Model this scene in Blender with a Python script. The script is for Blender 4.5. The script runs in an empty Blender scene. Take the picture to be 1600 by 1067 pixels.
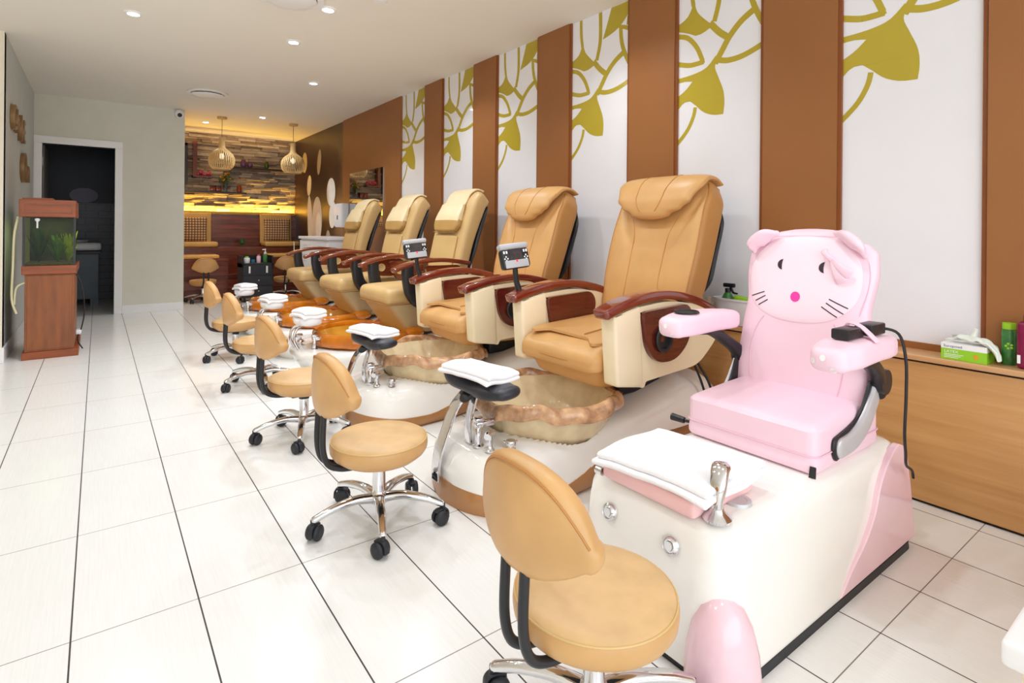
import bpy, bmesh, math, random
from mathutils import Vector, Matrix, noise
from mathutils.geometry import tessellate_polygon
from mathutils.bvhtree import BVHTree
PI = math.pi
SC = bpy.context.scene
COL = SC.collection
R = random.Random(7)
V = Vector

# ------------------------------------------------------------------ materials
def lin(c):
    c = c / 255.0
    return c / 12.92 if c <= 0.04045 else ((c + 0.055) / 1.055) ** 2.4
def rgb(r, g, b): return (lin(r), lin(g), lin(b), 1.0)
MATS = {}
class NT:
    def __init__(s, m):
        m.use_nodes = True; s.t = m.node_tree; s.n = s.t.nodes; s.l = s.t.links
        s.b = s.n['Principled BSDF']; s.out = s.n['Material Output']
    def node(s, typ, **kw):
        n = s.n.new(typ)
        for k, v in kw.items(): setattr(n, k, v)
        return n
    def link(s, a, b): s.l.new(a, b)
    def math(s, op, a, b=None, c=None):
        n = s.n.new('ShaderNodeMath'); n.operation = op
        for i, v in enumerate((a, b, c)):
            if v is None: continue
            if isinstance(v, (int, float)): n.inputs[i].default_value = v
            else: s.l.new(v, n.inputs[i])
        return n.outputs[0]
    def mix(s, fac, a, b):
        n = s.n.new('ShaderNodeMix'); n.data_type = 'RGBA'
        for i, v in ((0, fac), (6, a), (7, b)):
            if isinstance(v, (int, float)) and i == 0: n.inputs[0].default_value = v
            elif isinstance(v, tuple): n.inputs[i].default_value = v
            else: s.l.new(v, n.inputs[i])
        return n.outputs[2]
    def noise(s, scale, detail=3, vec=None, rough=0.5):
        n = s.n.new('ShaderNodeTexNoise'); n.inputs['Scale'].default_value = scale
        n.inputs['Detail'].default_value = detail; n.inputs['Roughness'].default_value = rough
        if vec is not None: s.l.new(vec, n.inputs['Vector'])
        return n.outputs['Fac']
    def pos(s): return s.n.new('ShaderNodeNewGeometry').outputs['Position']
    def objc(s): return s.n.new('ShaderNodeTexCoord').outputs['Object']
    def mapv(s, vec, scale):
        n = s.n.new('ShaderNodeMapping'); n.inputs['Scale'].default_value = scale
        s.l.new(vec, n.inputs['Vector']); return n.outputs[0]
    def bump(s, h, strength=0.3, dist=0.01):
        n = s.n.new('ShaderNodeBump'); n.inputs['Strength'].default_value = strength
        n.inputs['Distance'].default_value = dist; s.l.new(h, n.inputs['Height'])
        s.l.new(n.outputs[0], s.b.inputs['Normal'])
    def ramp(s, fac, stops):
        n = s.n.new('ShaderNodeValToRGB'); e = n.color_ramp.elements
        while len(e) < len(stops): e.new(0.5)
        for x, (p, c) in zip(e, stops): x.position = p; x.color = c
        s.l.new(fac, n.inputs[0]); return n.outputs[0]

def mat(name, col, rough=0.5, metal=0.0, var=0.06, vscale=6.0, bump=0.0, bscale=80, coat=0.0, trans=0.0, emit=0.0, ecol=None, spec=0.5, sss=0.0, stretch=None, ior=1.45, alpha=1.0):
    if name in MATS: return MATS[name]
    m = bpy.data.materials.new(name); N = NT(m); b = N.b
    vec = N.objc()
    if stretch: vec = N.mapv(vec, stretch)
    f = N.noise(vscale, 3, vec)
    dark = tuple(c * (1 - var) for c in col[:3]) + (1,); lite = tuple(min(1, c * (1 + var)) for c in col[:3]) + (1,)
    N.link(N.ramp(f, [(0.3, dark), (0.7, lite)]), b.inputs['Base Color'])
    b.inputs['Roughness'].default_value = rough; b.inputs['Metallic'].default_value = metal
    b.inputs['Coat Weight'].default_value = coat; b.inputs['Coat Roughness'].default_value = 0.05
    b.inputs['Transmission Weight'].default_value = trans; b.inputs['IOR'].default_value = ior
    b.inputs['Specular IOR Level'].default_value = spec; b.inputs['Alpha'].default_value = alpha
    if sss: b.inputs['Subsurface Weight'].default_value = sss; b.inputs['Subsurface Scale'].default_value = 0.02
    if emit:
        b.inputs['Emission Color'].default_value = ecol or col; b.inputs['Emission Strength'].default_value = emit
    if bump: N.bump(N.noise(bscale, 4, vec), bump, 0.004)
    MATS[name] = m
    return m

def wood(name, c1, c2, scale=(1, 14, 14), rough=0.35, coat=0.3, boards=None, grain=3.0):
    m = bpy.data.materials.new(name); N = NT(m)
    v = N.pos(); f = N.noise(grain, 5, N.mapv(v, scale), 0.6)
    col = N.ramp(f, [(0.3, c1), (0.7, c2)])
    if boards:
        sep = N.node('ShaderNodeSeparateXYZ'); N.link(v, sep.inputs[0])
        z = N.math('DIVIDE', sep.outputs[2], boards); fr = N.math('FRACT', z)
        cell = N.math('FLOOR', z)
        wn = N.node('ShaderNodeTexWhiteNoise', noise_dimensions='1D'); N.link(cell, wn.inputs['W'])
        k = N.math('MULTIPLY_ADD', wn.outputs[0], 0.6, 0.65)
        ln = N.math('GREATER_THAN', fr, 0.05)
        k = N.math('MULTIPLY', k, N.math('MULTIPLY_ADD', ln, 0.75, 0.25))
        hs = N.node('ShaderNodeHueSaturation'); N.link(k, hs.inputs['Value']); N.link(col, hs.inputs['Color']); col = hs.outputs[0]
    N.link(col, N.b.inputs['Base Color'])
    N.b.inputs['Roughness'].default_value = rough; N.b.inputs['Coat Weight'].default_value = coat
    N.b.inputs['Coat Roughness'].default_value = 0.08
    return m

def floor_mat():
    m = bpy.data.materials.new('floor_tile'); N = NT(m)
    v = N.pos(); sep = N.node('ShaderNodeSeparateXYZ'); N.link(v, sep.inputs[0])
    TW, TD, OX, OY = 0.2925, 0.615, -0.05, 1.837
    ax = N.math('FRACT', N.math('DIVIDE', N.math('ADD', sep.outputs[0], 50 * TW - OX), TW))
    ay = N.math('FRACT', N.math('DIVIDE', N.math('ADD', sep.outputs[1], 50 * TD - OY), TD))
    dx = N.math('MULTIPLY', N.math('SUBTRACT', 0.5, N.math('ABSOLUTE', N.math('SUBTRACT', ax, 0.5))), TW)
    dy = N.math('MULTIPLY', N.math('SUBTRACT', 0.5, N.math('ABSOLUTE', N.math('SUBTRACT', ay, 0.5))), TD)
    gx = N.math('LESS_THAN', dx, 0.0021); gy = N.math('LESS_THAN', dy, 0.0015)
    st = N.noise(10, 4, N.mapv(v, (16, 0.6, 1)), 0.6)
    bl = N.noise(2.2, 2, v)
    base = N.ramp(st, [(0.3, rgb(231, 231, 228)), (0.7, rgb(240, 240, 238))])
    base = N.mix(N.math('MULTIPLY', bl, 0.35), base, rgb(226, 224, 219))
    g = N.mix(gy, base, rgb(120, 114, 110)); g = N.mix(gx, g, rgb(58, 52, 52))
    N.link(g, N.b.inputs['Base Color'])
    gr = N.math('MAXIMUM', gx, gy)
    N.link(N.math('MULTIPLY_ADD', gr, 0.5, 0.2), N.b.inputs['Roughness'])
    N.b.inputs['Specular IOR Level'].default_value = 0.45
    N.bump(N.math('MULTIPLY_ADD', gr, -1.0, N.math('MULTIPLY', st, 0.05)), 0.25, 0.002)
    return m

M = dict(
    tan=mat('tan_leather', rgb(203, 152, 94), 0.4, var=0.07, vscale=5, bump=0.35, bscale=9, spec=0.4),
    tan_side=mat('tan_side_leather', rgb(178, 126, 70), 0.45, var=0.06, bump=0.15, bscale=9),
    tan_dark=mat('tan_piping', rgb(176, 118, 58), 0.5),
    khaki=mat('khaki_leather', rgb(199, 163, 108), 0.42, var=0.06, vscale=5, bump=0.12, bscale=14),
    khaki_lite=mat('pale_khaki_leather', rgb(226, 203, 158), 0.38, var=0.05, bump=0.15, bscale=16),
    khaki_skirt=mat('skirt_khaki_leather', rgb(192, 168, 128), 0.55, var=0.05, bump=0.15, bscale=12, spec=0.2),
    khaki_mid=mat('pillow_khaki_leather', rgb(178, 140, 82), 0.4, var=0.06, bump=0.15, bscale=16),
    khaki_dark=mat('khaki_piping', rgb(140, 105, 55), 0.5),
    stool=mat('stool_leather', rgb(200, 152, 98), 0.4, var=0.08, vscale=9, bump=0.1, bscale=18),
    stool_top=mat('worn_stool_leather', rgb(208, 168, 118), 0.45, var=0.13, vscale=11, bump=0.08, bscale=18),
    pink=mat('pink_vinyl', rgb(244, 206, 222), 0.4, var=0.02, bump=0.08, bscale=14),
    pink_lite=mat('pale_pink_vinyl', rgb(249, 222, 234), 0.42, var=0.015, bump=0.06, bscale=14),
    pink_shell=mat('pink_shell', rgb(243, 200, 212), 0.18, var=0.03, coat=0.5),
    pink_pad=mat('pink_pad', rgb(240, 188, 188), 0.4),
    pink_seam=mat('pink_seam', rgb(232, 184, 204), 0.5),
    magenta=mat('magenta_nose', rgb(238, 60, 160), 0.4, var=0.0),
    ink=mat('dark_ink', rgb(48, 34, 48), 0.45, var=0.0),
    white_shell=mat('white_acrylic', rgb(246, 242, 236), 0.13, var=0.012, coat=0.5),
    brown_shell=mat('bronze_plinth', rgb(170, 118, 70), 0.3, var=0.08, coat=0.3),
    cream=mat('cream_plastic', rgb(240, 220, 184), 0.35, var=0.02),
    black=mat('black_plastic', rgb(28, 28, 32), 0.4, var=0.1),
    black_soft=mat('black_leatherette', rgb(38, 40, 48), 0.42, var=0.1, bump=0.1),
    rubber=mat('caster_rubber', rgb(30, 32, 38), 0.5),
    chrome=mat('chrome', rgb(222, 222, 226), 0.08, metal=1.0, var=0.02),
    steel=mat('brushed_grey', rgb(196, 196, 200), 0.35, metal=0.3),
    grey=mat('silver_grey_plastic', rgb(176, 176, 182), 0.35),
    screen=mat('dark_screen', rgb(58, 54, 56), 0.15, var=0.3, vscale=40),
    red=mat('red_light', rgb(230, 40, 50), 0.3, emit=1.2),
    towel=mat('white_terry', rgb(246, 244, 246), 0.95, var=0.02, bump=0.6, bscale=220, spec=0.1),
    towel_edge=mat('terry_fold', rgb(214, 210, 216), 0.95, spec=0.1),
    paint_white=mat('white_gloss_paint', rgb(240, 240, 240), 0.35, var=0.01),
    wall_grey=mat('grey_green_paint', rgb(220, 219, 206), 0.8, var=0.02),
    wall_left=mat('cool_grey_paint', rgb(200, 206, 204), 0.8, var=0.02),
    wall_warm=mat('warm_cream_paint', rgb(236, 226, 206), 0.8, var=0.02),
    ceiling=mat('ceiling_paint', rgb(236, 232, 222), 0.85, var=0.015, vscale=1.0),
    brown=mat('brown_laminate', rgb(146, 93, 50), 0.42, var=0.04, vscale=3),
    brown_edge=mat('brown_edge_strip', rgb(128, 70, 32), 0.4),
    acrylic=mat('white_gloss_panel', rgb(236, 235, 240), 0.07, var=0.01, coat=0.3),
    leafgold=mat('olive_gold_print', rgb(180, 160, 48), 0.12, var=0.06, vscale=1.5),
    dark=mat('dark_gap', rgb(36, 24, 20), 0.7),
    mirror=mat('mirror_glass', rgb(225, 228, 228), 0.02, metal=1.0, var=0.0),
    lampw=mat('downlight_glow', rgb(255, 255, 255), 0.5, emit=22.0, ecol=(1, .97, .93, 1)),
    lampwarm=mat('warm_bulb_glow', rgb(255, 235, 200), 0.5, emit=0.5, ecol=(1, .8, .5, 1)),
    birch=mat('birch_slat', rgb(206, 170, 112), 0.5, var=0.08),
    bronze=mat('antique_brass_letter', rgb(150, 116, 78), 0.4, metal=0.3, var=0.2),
    glass=mat('clear_glass', rgb(240, 245, 245), 0.02, trans=1.0, var=0.0),
    tankglass=None,
    leaf=mat('leaf_green', rgb(70, 110, 40), 0.5, var=0.4, vscale=20),
    leaf_dark=mat('dark_leaf_green', rgb(40, 66, 26), 0.5, var=0.4, vscale=20),
    leaf_yel=mat('yellow_green_leaf', rgb(140, 160, 30), 0.5, var=0.3, vscale=20),
    orange=mat('orange_petal', rgb(220, 140, 40), 0.6, var=0.2), pinkfl=mat('dusky_pink_petal', rgb(190, 80, 110), 0.6, var=0.3),
    purple=mat('purple_ceramic', rgb(96, 60, 110), 0.25, var=0.1), greenglass=mat('green_glass', rgb(70, 120, 60), 0.08, trans=0.6, var=0.05),
    jar=mat('amber_jar', rgb(150, 60, 40), 0.1, trans=0.4), shelf=mat('dark_shelf', rgb(40, 28, 24), 0.3),
    lime=mat('lime_plastic', rgb(150, 205, 40), 0.4), limepack=mat('lime_card', rgb(140, 200, 40), 0.5, var=0.02),
    maroon=mat('maroon_plastic', rgb(120, 20, 60), 0.3), teal=mat('green_bottle', rgb(60, 120, 60), 0.25, var=0.3, vscale=30),
    glove=mat('pale_latex', rgb(226, 232, 220), 0.5, var=0.05),
    whiteplastic=mat('white_plastic', rgb(238, 238, 242), 0.3, var=0.01),
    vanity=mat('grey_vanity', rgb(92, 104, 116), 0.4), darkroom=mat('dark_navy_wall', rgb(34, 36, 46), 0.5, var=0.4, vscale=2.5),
    stonecol=mat('pebble_print', rgb(224, 214, 204), 0.6, var=0.08, vscale=4), doorleaf=mat('grey_door', rgb(120, 118, 116), 0.6),
    hose=mat('pale_hose', rgb(206, 198, 160), 0.4), cable=mat('black_cable', rgb(22, 22, 24), 0.5),
    printgrey=mat('grey_print', rgb(110, 110, 130), 0.5, var=0), printwhite=mat('white_print', rgb(235, 245, 225), 0.5, var=0), printorange=mat('orange_print', rgb(225, 150, 40), 0.5, var=0),
    blue=mat('blue_plastic', rgb(30, 110, 150), 0.3),
)
M['basin_tan'] = mat('tan_translucent_resin', rgb(250, 224, 184), 0.1, trans=0.25, var=0.12, vscale=14, bump=0.35, bscale=40, ior=1.3)
M['rim_tan'] = mat('rose_brown_translucent_resin', rgb(228, 166, 124), 0.04, trans=0.32, var=0.5, vscale=22, bump=0.9, bscale=34, coat=0.6, ior=1.35)  # wide tone variation paints pale highlights into the rim colour
M['basin_amber'] = mat('amber_translucent_resin', rgb(255, 172, 62), 0.06, trans=0.4, var=0.2, vscale=5, coat=0.5, ior=1.35)
M['rim_amber'] = mat('deep_amber_resin', rgb(236, 130, 24), 0.04, trans=0.4, var=0.25, vscale=6, coat=0.6, ior=1.35)
M['armwood'] = wood('mahogany_gloss', rgb(92, 28, 16), rgb(128, 44, 24), (2, 20, 20), 0.12, 0.8)
M['insert'] = wood('dark_mahogany', rgb(74, 20, 14), rgb(96, 30, 20), (2, 20, 20), 0.2, 0.5)
M['armwoodb'] = wood('cherry_gloss', rgb(96, 36, 18), rgb(126, 54, 28), (2, 20, 20), 0.15, 0.7)
M['oak'] = wood('oak_veneer', rgb(186, 134, 78), rgb(206, 156, 98), (12, 0.7, 12), 0.4, 0.2, grain=2.5)
M['ledge'] = wood('ledge_veneer', rgb(190, 140, 92), rgb(212, 166, 118), (12, 0.7, 12), 0.35, 0.3)
M['boards'] = wood('merbau_boards', rgb(84, 34, 22), rgb(122, 56, 36), (1.2, 10, 14), 0.25, 0.5, boards=0.07)
M['tankwood'] = wood('stained_pine', rgb(112, 56, 16), rgb(144, 78, 28), (9, 9, 1.2), 0.5, 0.08, grain=2.0)
M['tankwood_trim'] = wood('red_stained_pine', rgb(122, 54, 14), rgb(150, 72, 24), (1.2, 9, 9), 0.5, 0.08)

def plaid_mat():
    m = bpy.data.materials.new('brown_check_fabric'); N = NT(m)
    v = N.objc(); sep = N.node('ShaderNodeSeparateXYZ'); N.link(v, sep.inputs[0])
    a = N.math('LESS_THAN', N.math('FRACT', N.math('MULTIPLY', sep.outputs[0], 25)), 0.62)
    b = N.math('LESS_THAN', N.math('FRACT', N.math('MULTIPLY', sep.outputs[2], 25)), 0.62)
    g = N.math('ADD', N.math('MULTIPLY', a, 0.5), N.math('MULTIPLY', b, 0.5))
    N.link(N.ramp(g, [(0.0, rgb(86, 62, 54)), (0.5, rgb(108, 82, 68)), (1.0, rgb(206, 170, 126))]), N.b.inputs['Base Color'])
    N.b.inputs['Roughness'].default_value = 0.9
    return m
M['plaid'] = plaid_mat()

def stone_mat():
    m = bpy.data.materials.new('ledger_stone'); N = NT(m)
    gm = N.node('ShaderNodeNewGeometry')
    c = N.ramp(gm.outputs['Random Per Island'], [(0, rgb(128, 114, 104)), (0.35, rgb(156, 142, 130)), (0.7, rgb(182, 168, 152)), (1, rgb(200, 190, 176))])
    n = N.noise(22, 5, N.mapv(gm.outputs['Position'], (1, 1, 2.5)))
    hs = N.node('ShaderNodeHueSaturation'); N.link(N.math('MULTIPLY_ADD', n, 0.6, 0.62), hs.inputs['Value']); N.link(c, hs.inputs['Color'])
    N.link(hs.outputs[0], N.b.inputs['Base Color']); N.b.inputs['Roughness'].default_value = 0.85
    N.bump(n, 0.6, 0.01)
    return m
M['stone'] = stone_mat()

def tile_dark():
    m = bpy.data.materials.new('dark_brick_tile'); N = NT(m)
    v = N.pos(); mp = N.node('ShaderNodeMapping'); mp.inputs['Rotation'].default_value = (PI / 2, 0, 0); N.link(v, mp.inputs[0])
    b = N.node('ShaderNodeTexBrick'); N.link(mp.outputs[0], b.inputs['Vector'])
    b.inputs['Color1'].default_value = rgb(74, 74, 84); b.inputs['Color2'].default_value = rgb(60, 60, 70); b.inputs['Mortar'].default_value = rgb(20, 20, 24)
    b.inputs['Scale'].default_value = 1.0; b.inputs['Brick Width'].default_value = 0.3; b.inputs['Row Height'].default_value = 0.1; b.inputs['Mortar Size'].default_value = 0.006
    N.link(b.outputs[0], N.b.inputs['Base Color']); N.b.inputs['Roughness'].default_value = 0.4
    return m
M['darktile'] = tile_dark()

def mural_mat():
    m = bpy.data.materials.new('mural_print'); N = NT(m)
    v = N.pos(); sep = N.node('ShaderNodeSeparateXYZ'); N.link(v, sep.inputs[0])
    t = N.math('MULTIPLY_ADD', N.noise(1.6, 2, v), 0.9, N.math('MULTIPLY_ADD', sep.outputs[1], -0.42, 3.33))
    c = N.ramp(t, [(0.0, rgb(52, 32, 22)), (0.42, rgb(74, 48, 30)), (0.62, rgb(126, 92, 62)), (0.85, rgb(140, 134, 118)), (1.0, rgb(150, 150, 136))])
    N.link(c, N.b.inputs['Base Color']); N.b.inputs['Roughness'].default_value = 0.35
    return m
M['mural'] = mural_mat()

# ------------------------------------------------------------------ object helpers
def top_loc(p):
    v = V((0, 0, 0))
    while p is not None: v = v + p.location; p = p.parent
    return v
def link_mesh(name, bm, mats, parent=None, smooth=True, weld=False):
    bmesh.ops.recalc_face_normals(bm, faces=bm.faces)
    if parent is not None:
        off = top_loc(parent); bmesh.ops.translate(bm, verts=bm.verts, vec=-off)
    me = bpy.data.meshes.new(name); bm.to_mesh(me); bm.free()
    if not isinstance(mats, (list, tuple)): mats = [mats]
    for m in mats: me.materials.append(m)
    if smooth:
        me.polygons.foreach_set('use_smooth', [True] * len(me.polygons))
        try: me.set_sharp_from_angle(angle=math.radians(42))
        except Exception: pass
    o = bpy.data.objects.new(name, me); COL.objects.link(o)
    if parent is not None: o.parent = parent
    return o
def tag(o, label, cat, group=None, kind=None):
    o['label'] = label; o['category'] = cat
    if group: o['group'] = group
    if kind: o['kind'] = kind
    return o
def thing(name, label, cat, loc, group=None):
    o = bpy.data.objects.new(name, None); COL.objects.link(o); o.location = loc; o.empty_display_size = 0.1
    return tag(o, label, cat, group)
def struct(name, bm, m, smooth=False, parent=None):
    o = link_mesh(name, bm, m, parent, smooth); o['kind'] = 'structure'; return o
def copy_tree(o, parent=None):
    c = o.copy(); COL.objects.link(c)
    if parent is not None: c.parent = parent
    for ch in list(o.children): copy_tree(ch, c)
    return c
def solo(name, bm, m, label, cat, group=None, loc=None, smooth=True):
    """a thing that is one mesh, origin at its base centre"""
    xs = [v.co for v in bm.verts]
    c = V(loc) if loc else V(((min(p.x for p in xs) + max(p.x for p in xs)) / 2, (min(p.y for p in xs) + max(p.y for p in xs)) / 2, min(p.z for p in xs)))
    bmesh.ops.translate(bm, verts=bm.verts, vec=-c)
    o = link_mesh(name, bm, m, None, smooth); o.location = c
    return tag(o, label, cat, group)

# ------------------------------------------------------------------ shape helpers
def NB(): return bmesh.new()
def loft(bm, rings, cap=True, mi=0, closed=True):
    vr = [[bm.verts.new(p) for p in r] for r in rings]; n = len(rings[0])
    for a, b in zip(vr, vr[1:]):
        for i in range(n if closed else n - 1):
            j = (i + 1) % n
            f = bm.faces.new((a[i], a[j], b[j], b[i])); f.material_index = mi
    if cap:
        for r in (vr[0][::-1], vr[-1]):
            f = bm.faces.new(r); f.material_index = mi
    return vr
def box(bm, x0, x1, y0, y1, z0, z1, mi=0, bev=0.0, seg=2):
    vs = [bm.verts.new((x, y, z)) for x in (x0, x1) for y in (y0, y1) for z in (z0, z1)]
    fs = []
    for idx in ((0, 1, 3, 2), (4, 6, 7, 5), (0, 4, 5, 1), (2, 3, 7, 6), (0, 2, 6, 4), (1, 5, 7, 3)):
        f = bm.faces.new([vs[i] for i in idx]); f.material_index = mi; fs.append(f)
    if bev:
        es = list({e for f in fs for e in f.edges})
        bmesh.ops.bevel(bm, geom=es, offset=bev, segments=seg, profile=0.5, affect='EDGES', material=mi if mi else -1)
    return bm
def rbox(bm, c, s, r, n=10, mi=0, fn=None):
    """rounded box with a dense surface: centre c, full size s, corner radius r, optional deform fn"""
    h = V(s) / 2; c = V(c); cache = {}
    rr = r if isinstance(r, (tuple, list)) else (r, r, r)
    rr = V([min(a, b * 0.999) for a, b in zip(rr, h)])
    def param(k, ax):
        H = h[ax]; q = rr[ax]; m = max(2, n // 3)
        ks = [-H + q * (1 - math.cos(PI / 2 * i / m)) for i in range(m)]
        mid = max(2, n)
        ks += [-H + q + (2 * H - 2 * q) * i / mid for i in range(mid + 1)]
        ks += [H - q * (1 - math.cos(PI / 2 * i / m)) for i in range(m - 1, -1, -1)]
        return ks
    P = [param(0, a) for a in range(3)]
    def vert(p):
        key = tuple(round(x, 6) for x in p)
        if key in cache: return cache[key]
        inner = V([max(-(h[i] - rr[i]), min(h[i] - rr[i], p[i])) for i in range(3)])
        d = V([(p[i] - inner[i]) / rr[i] if rr[i] > 1e-9 else 0 for i in range(3)])
        L = d.length
        if L > 1e-9: d = d / L
        q = inner + V([d[i] * rr[i] for i in range(3)]) + c
        if fn: q = V(fn(q))
        cache[key] = bm.verts.new(q); return cache[key]
    for ax in range(3):
        u, w = [(1, 2), (2, 0), (0, 1)][ax]
        for sgn in (-1, 1):
            for i in range(len(P[u]) - 1):
                for j in range(len(P[w]) - 1):
                    pts = []
                    for (a, b) in ((i, j), (i + 1, j), (i + 1, j + 1), (i, j + 1)):
                        p = [0, 0, 0]; p[ax] = sgn * h[ax]; p[u] = P[u][a]; p[w] = P[w][b]; pts.append(vert(p))
                    pts = list(dict.fromkeys(pts))
                    if len(pts) < 3: continue
                    if sgn < 0: pts = pts[::-1]
                    try: f = bm.faces.new(pts); f.material_index = mi
                    except ValueError: pass
    return bm
def smooth_path(pts, n):
    pts = [V(p) for p in pts]; out = []
    m = len(pts) - 1
    for k in range(n + 1):
        t = k / n * m; i = min(int(t), m - 1); f = t - i
        p0 = pts[max(i - 1, 0)]; p1 = pts[i]; p2 = pts[i + 1]; p3 = pts[min(i + 2, m)]
        out.append(0.5 * ((2 * p1) + (p2 - p0) * f + (2 * p0 - 5 * p1 + 4 * p2 - p3) * f * f + (3 * p1 - p0 - 3 * p2 + p3) * f ** 3))
    return out
def lerp_table(tab, t):
    if isinstance(tab, (int, float)): return tab
    if t <= tab[0][0]: return tab[0][1]
    for (a, x), (b, y) in zip(tab, tab[1:]):
        if t <= b:
            f = (t - a) / (b - a); f = f * f * (3 - 2 * f) if len(tab) > 2 else f
            return x + (y - x) * f
    return tab[-1][1]
def spow(x, e): return math.copysign(abs(x) ** e, x)
class Slab:
    """flat-ish body swept along a path; W = width direction, half width a(t), half thickness b(t), superellipse exponent"""
    def __init__(s, pts, a, b, W=(0, 1, 0), n=40, e=4.0, raw=False):
        s.P = [V(p) for p in pts] if raw else smooth_path(pts, n); s.a, s.b, s.W, s.e = a, b, V(W).normalized(), e
        s.n = len(s.P) - 1
    def frame(s, t):
        x = t * s.n; i = max(0, min(int(x), s.n - 1)); f = x - i
        c = s.P[i].lerp(s.P[i + 1], f)
        i0 = max(0, i - 1) if f < 0.5 else i; i1 = min(s.n, i0 + 2)
        T = (s.P[i1] - s.P[i0]).normalized()
        N = T.cross(s.W); N.normalize()
        W = N.cross(T); 
        return c, T, W, N
    def pt(s, t, ang, sc=1.0, out=0.0, shift=0.0):
        c, T, W, N = s.frame(t); e = 2.0 / s.e
        p = c + T * shift + W * (lerp_table(s.a, t) * sc * spow(math.cos(ang), e)) + N * (lerp_table(s.b, t) * sc * spow(math.sin(ang), e))
        if out: p = p + N * (out if math.sin(ang) > 0 else -out)
        return p
    def surf(s, t, u, side=1, out=0.0):
        """point on the +N (side 1) or -N face at width fraction u in -1..1"""
        c, T, W, N = s.frame(t)
        h = max(0.0, 1 - abs(u) ** s.e) ** (1.0 / s.e)
        return c + W * (lerp_table(s.a, t) * u) + N * (side * (lerp_table(s.b, t) * h + out))
    def build(s, bm, m=28, caps=(0.03, 0.03), mi=0):
        rings = []
        A = [2 * PI * i / m for i in range(m)]
        k = 4
        def capscale(q):  return math.sqrt(max(0.0, 1 - q * q))
        if caps[0]:
            for q in (0.985, 0.9, 0.7, 0.4): rings.append([s.pt(0, a, capscale(q), shift=-caps[0] * q) for a in A])
        for i in range(s.n + 1): rings.append([s.pt(i / s.n, a) for a in A])
        if caps[1]:
            for q in (0.4, 0.7, 0.9, 0.985): rings.append([s.pt(1, a, capscale(q), shift=caps[1] * q) for a in A])
        loft(bm, rings, True, mi); return bm
def tube(bm, pts, r, m=10, n=None, mi=0, cap=True, raw=False):
    P = [V(p) for p in pts] if raw else smooth_path(pts, n or max(8, 6 * (len(pts) - 1)))
    T0 = (P[1] - P[0]).normalized(); up = V((0, 0, 1)) if abs(T0.z) < 0.9 else V((1, 0, 0))
    U = T0.cross(up).normalized(); rings = []; K = len(P) - 1
    for i, p in enumerate(P):
        T = (P[min(i + 1, K)] - P[max(i - 1, 0)]).normalized()
        U = (U - T * U.dot(T)).normalized(); W = T.cross(U)
        rr = lerp_table(r, i / K) if not callable(r) else r(i / K)
        rings.append([p + U * (rr * math.cos(2 * PI * j / m)) + W * (rr * math.sin(2 * PI * j / m)) for j in range(m)])
    loft(bm, rings, cap, mi); return bm
def lathe(bm, prof, c=(0, 0, 0), m=28, axis='Z', mi=0, cap=True):
    c = V(c); rings = []
    for r, z in prof:
        ring = []
        for j in range(m):
            a = 2 * PI * j / m; x, y = r * math.cos(a), r * math.sin(a)
            p = {'Z': (x, y, z), 'X': (z, x, y), 'Y': (y, z, x)}[axis]
            ring.append(c + V(p))
        rings.append(ring)
    loft(bm, rings, cap, mi); return bm
def prism(bm, poly, f0, f1, mi=0, bev=0.0):
    """extrude polygon between two mapping functions (u,v)->3D"""
    a = [bm.verts.new(f0(*p)) for p in poly]; b = [bm.verts.new(f1(*p)) for p in poly]; n = len(poly); fs = []
    tri = tessellate_polygon([[V((p[0], p[1], 0)) for p in poly]])
    for i in range(n):
        j = (i + 1) % n; fs.append(bm.faces.new((a[i], a[j], b[j], b[i])))
    for t in tri:
        try:
            fs.append(bm.faces.new([a[i] for i in t])); fs.append(bm.faces.new([b[i] for i in t][::-1]))
        except ValueError: pass
    for f in fs: f.material_index = mi
    return bm
def disc_blob(bm, c, r, seg=12, sc=(1, 1, 1)):
    mtx = Matrix.Translation(c) @ Matrix.Diagonal((sc[0] * r, sc[1] * r, sc[2] * r, 1))
    bmesh.ops.create_uvsphere(bm, u_segments=seg, v_segments=max(6, seg * 2 // 3), radius=1, matrix=mtx); return bm
def pathround(poly, r, n=4):
    """round polygon corners (2D)"""
    out = []; N = len(poly)
    for i in range(N):
        p = V((*poly[i][:2], 0)); a = V((*poly[i - 1][:2], 0)); b = V((*poly[(i + 1) % N][:2], 0))
        rr = poly[i][2] if len(poly[i]) > 2 else r
        if rr <= 0: out.append((p.x, p.y)); continue
        da = min(rr, (a - p).length * 0.49); db = min(rr, (b - p).length * 0.49)
        p1 = p + (a - p).normalized() * da; p2 = p + (b - p).normalized() * db
        for k in range(n + 1):
            t = k / n; q = p1 * (1 - t) ** 2 + p * 2 * t * (1 - t) + p2 * t * t
            out.append((q.x, q.y))
    return out
def smoothstep(a, b, x):
    t = max(0, min(1, (x - a) / (b - a))); return t * t * (3 - 2 * t)


def thin_glass(name, tint, keep=0.8):
    m = bpy.data.materials.new(name); N = NT(m)
    tr = N.node('ShaderNodeBsdfTransparent'); tr.inputs[0].default_value = tint
    gl = N.node('ShaderNodeBsdfGlossy'); gl.inputs['Roughness'].default_value = 0.03
    f = N.node('ShaderNodeFresnel'); f.inputs[0].default_value = 1.4
    mx = N.node('ShaderNodeMixShader'); N.link(N.math('MULTIPLY', f.outputs[0], 0.35), mx.inputs[0]); N.link(tr.outputs[0], mx.inputs[1]); N.link(gl.outputs[0], mx.inputs[2])
    N.link(mx.outputs[0], N.out.inputs['Surface']); return m
M['tankglass'] = thin_glass('aquarium_glass', (0.66, 0.7, 0.42, 1))
M['tankback'] = mat('algae_back', rgb(52, 56, 26), 0.7, var=0.5, vscale=9)
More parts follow.
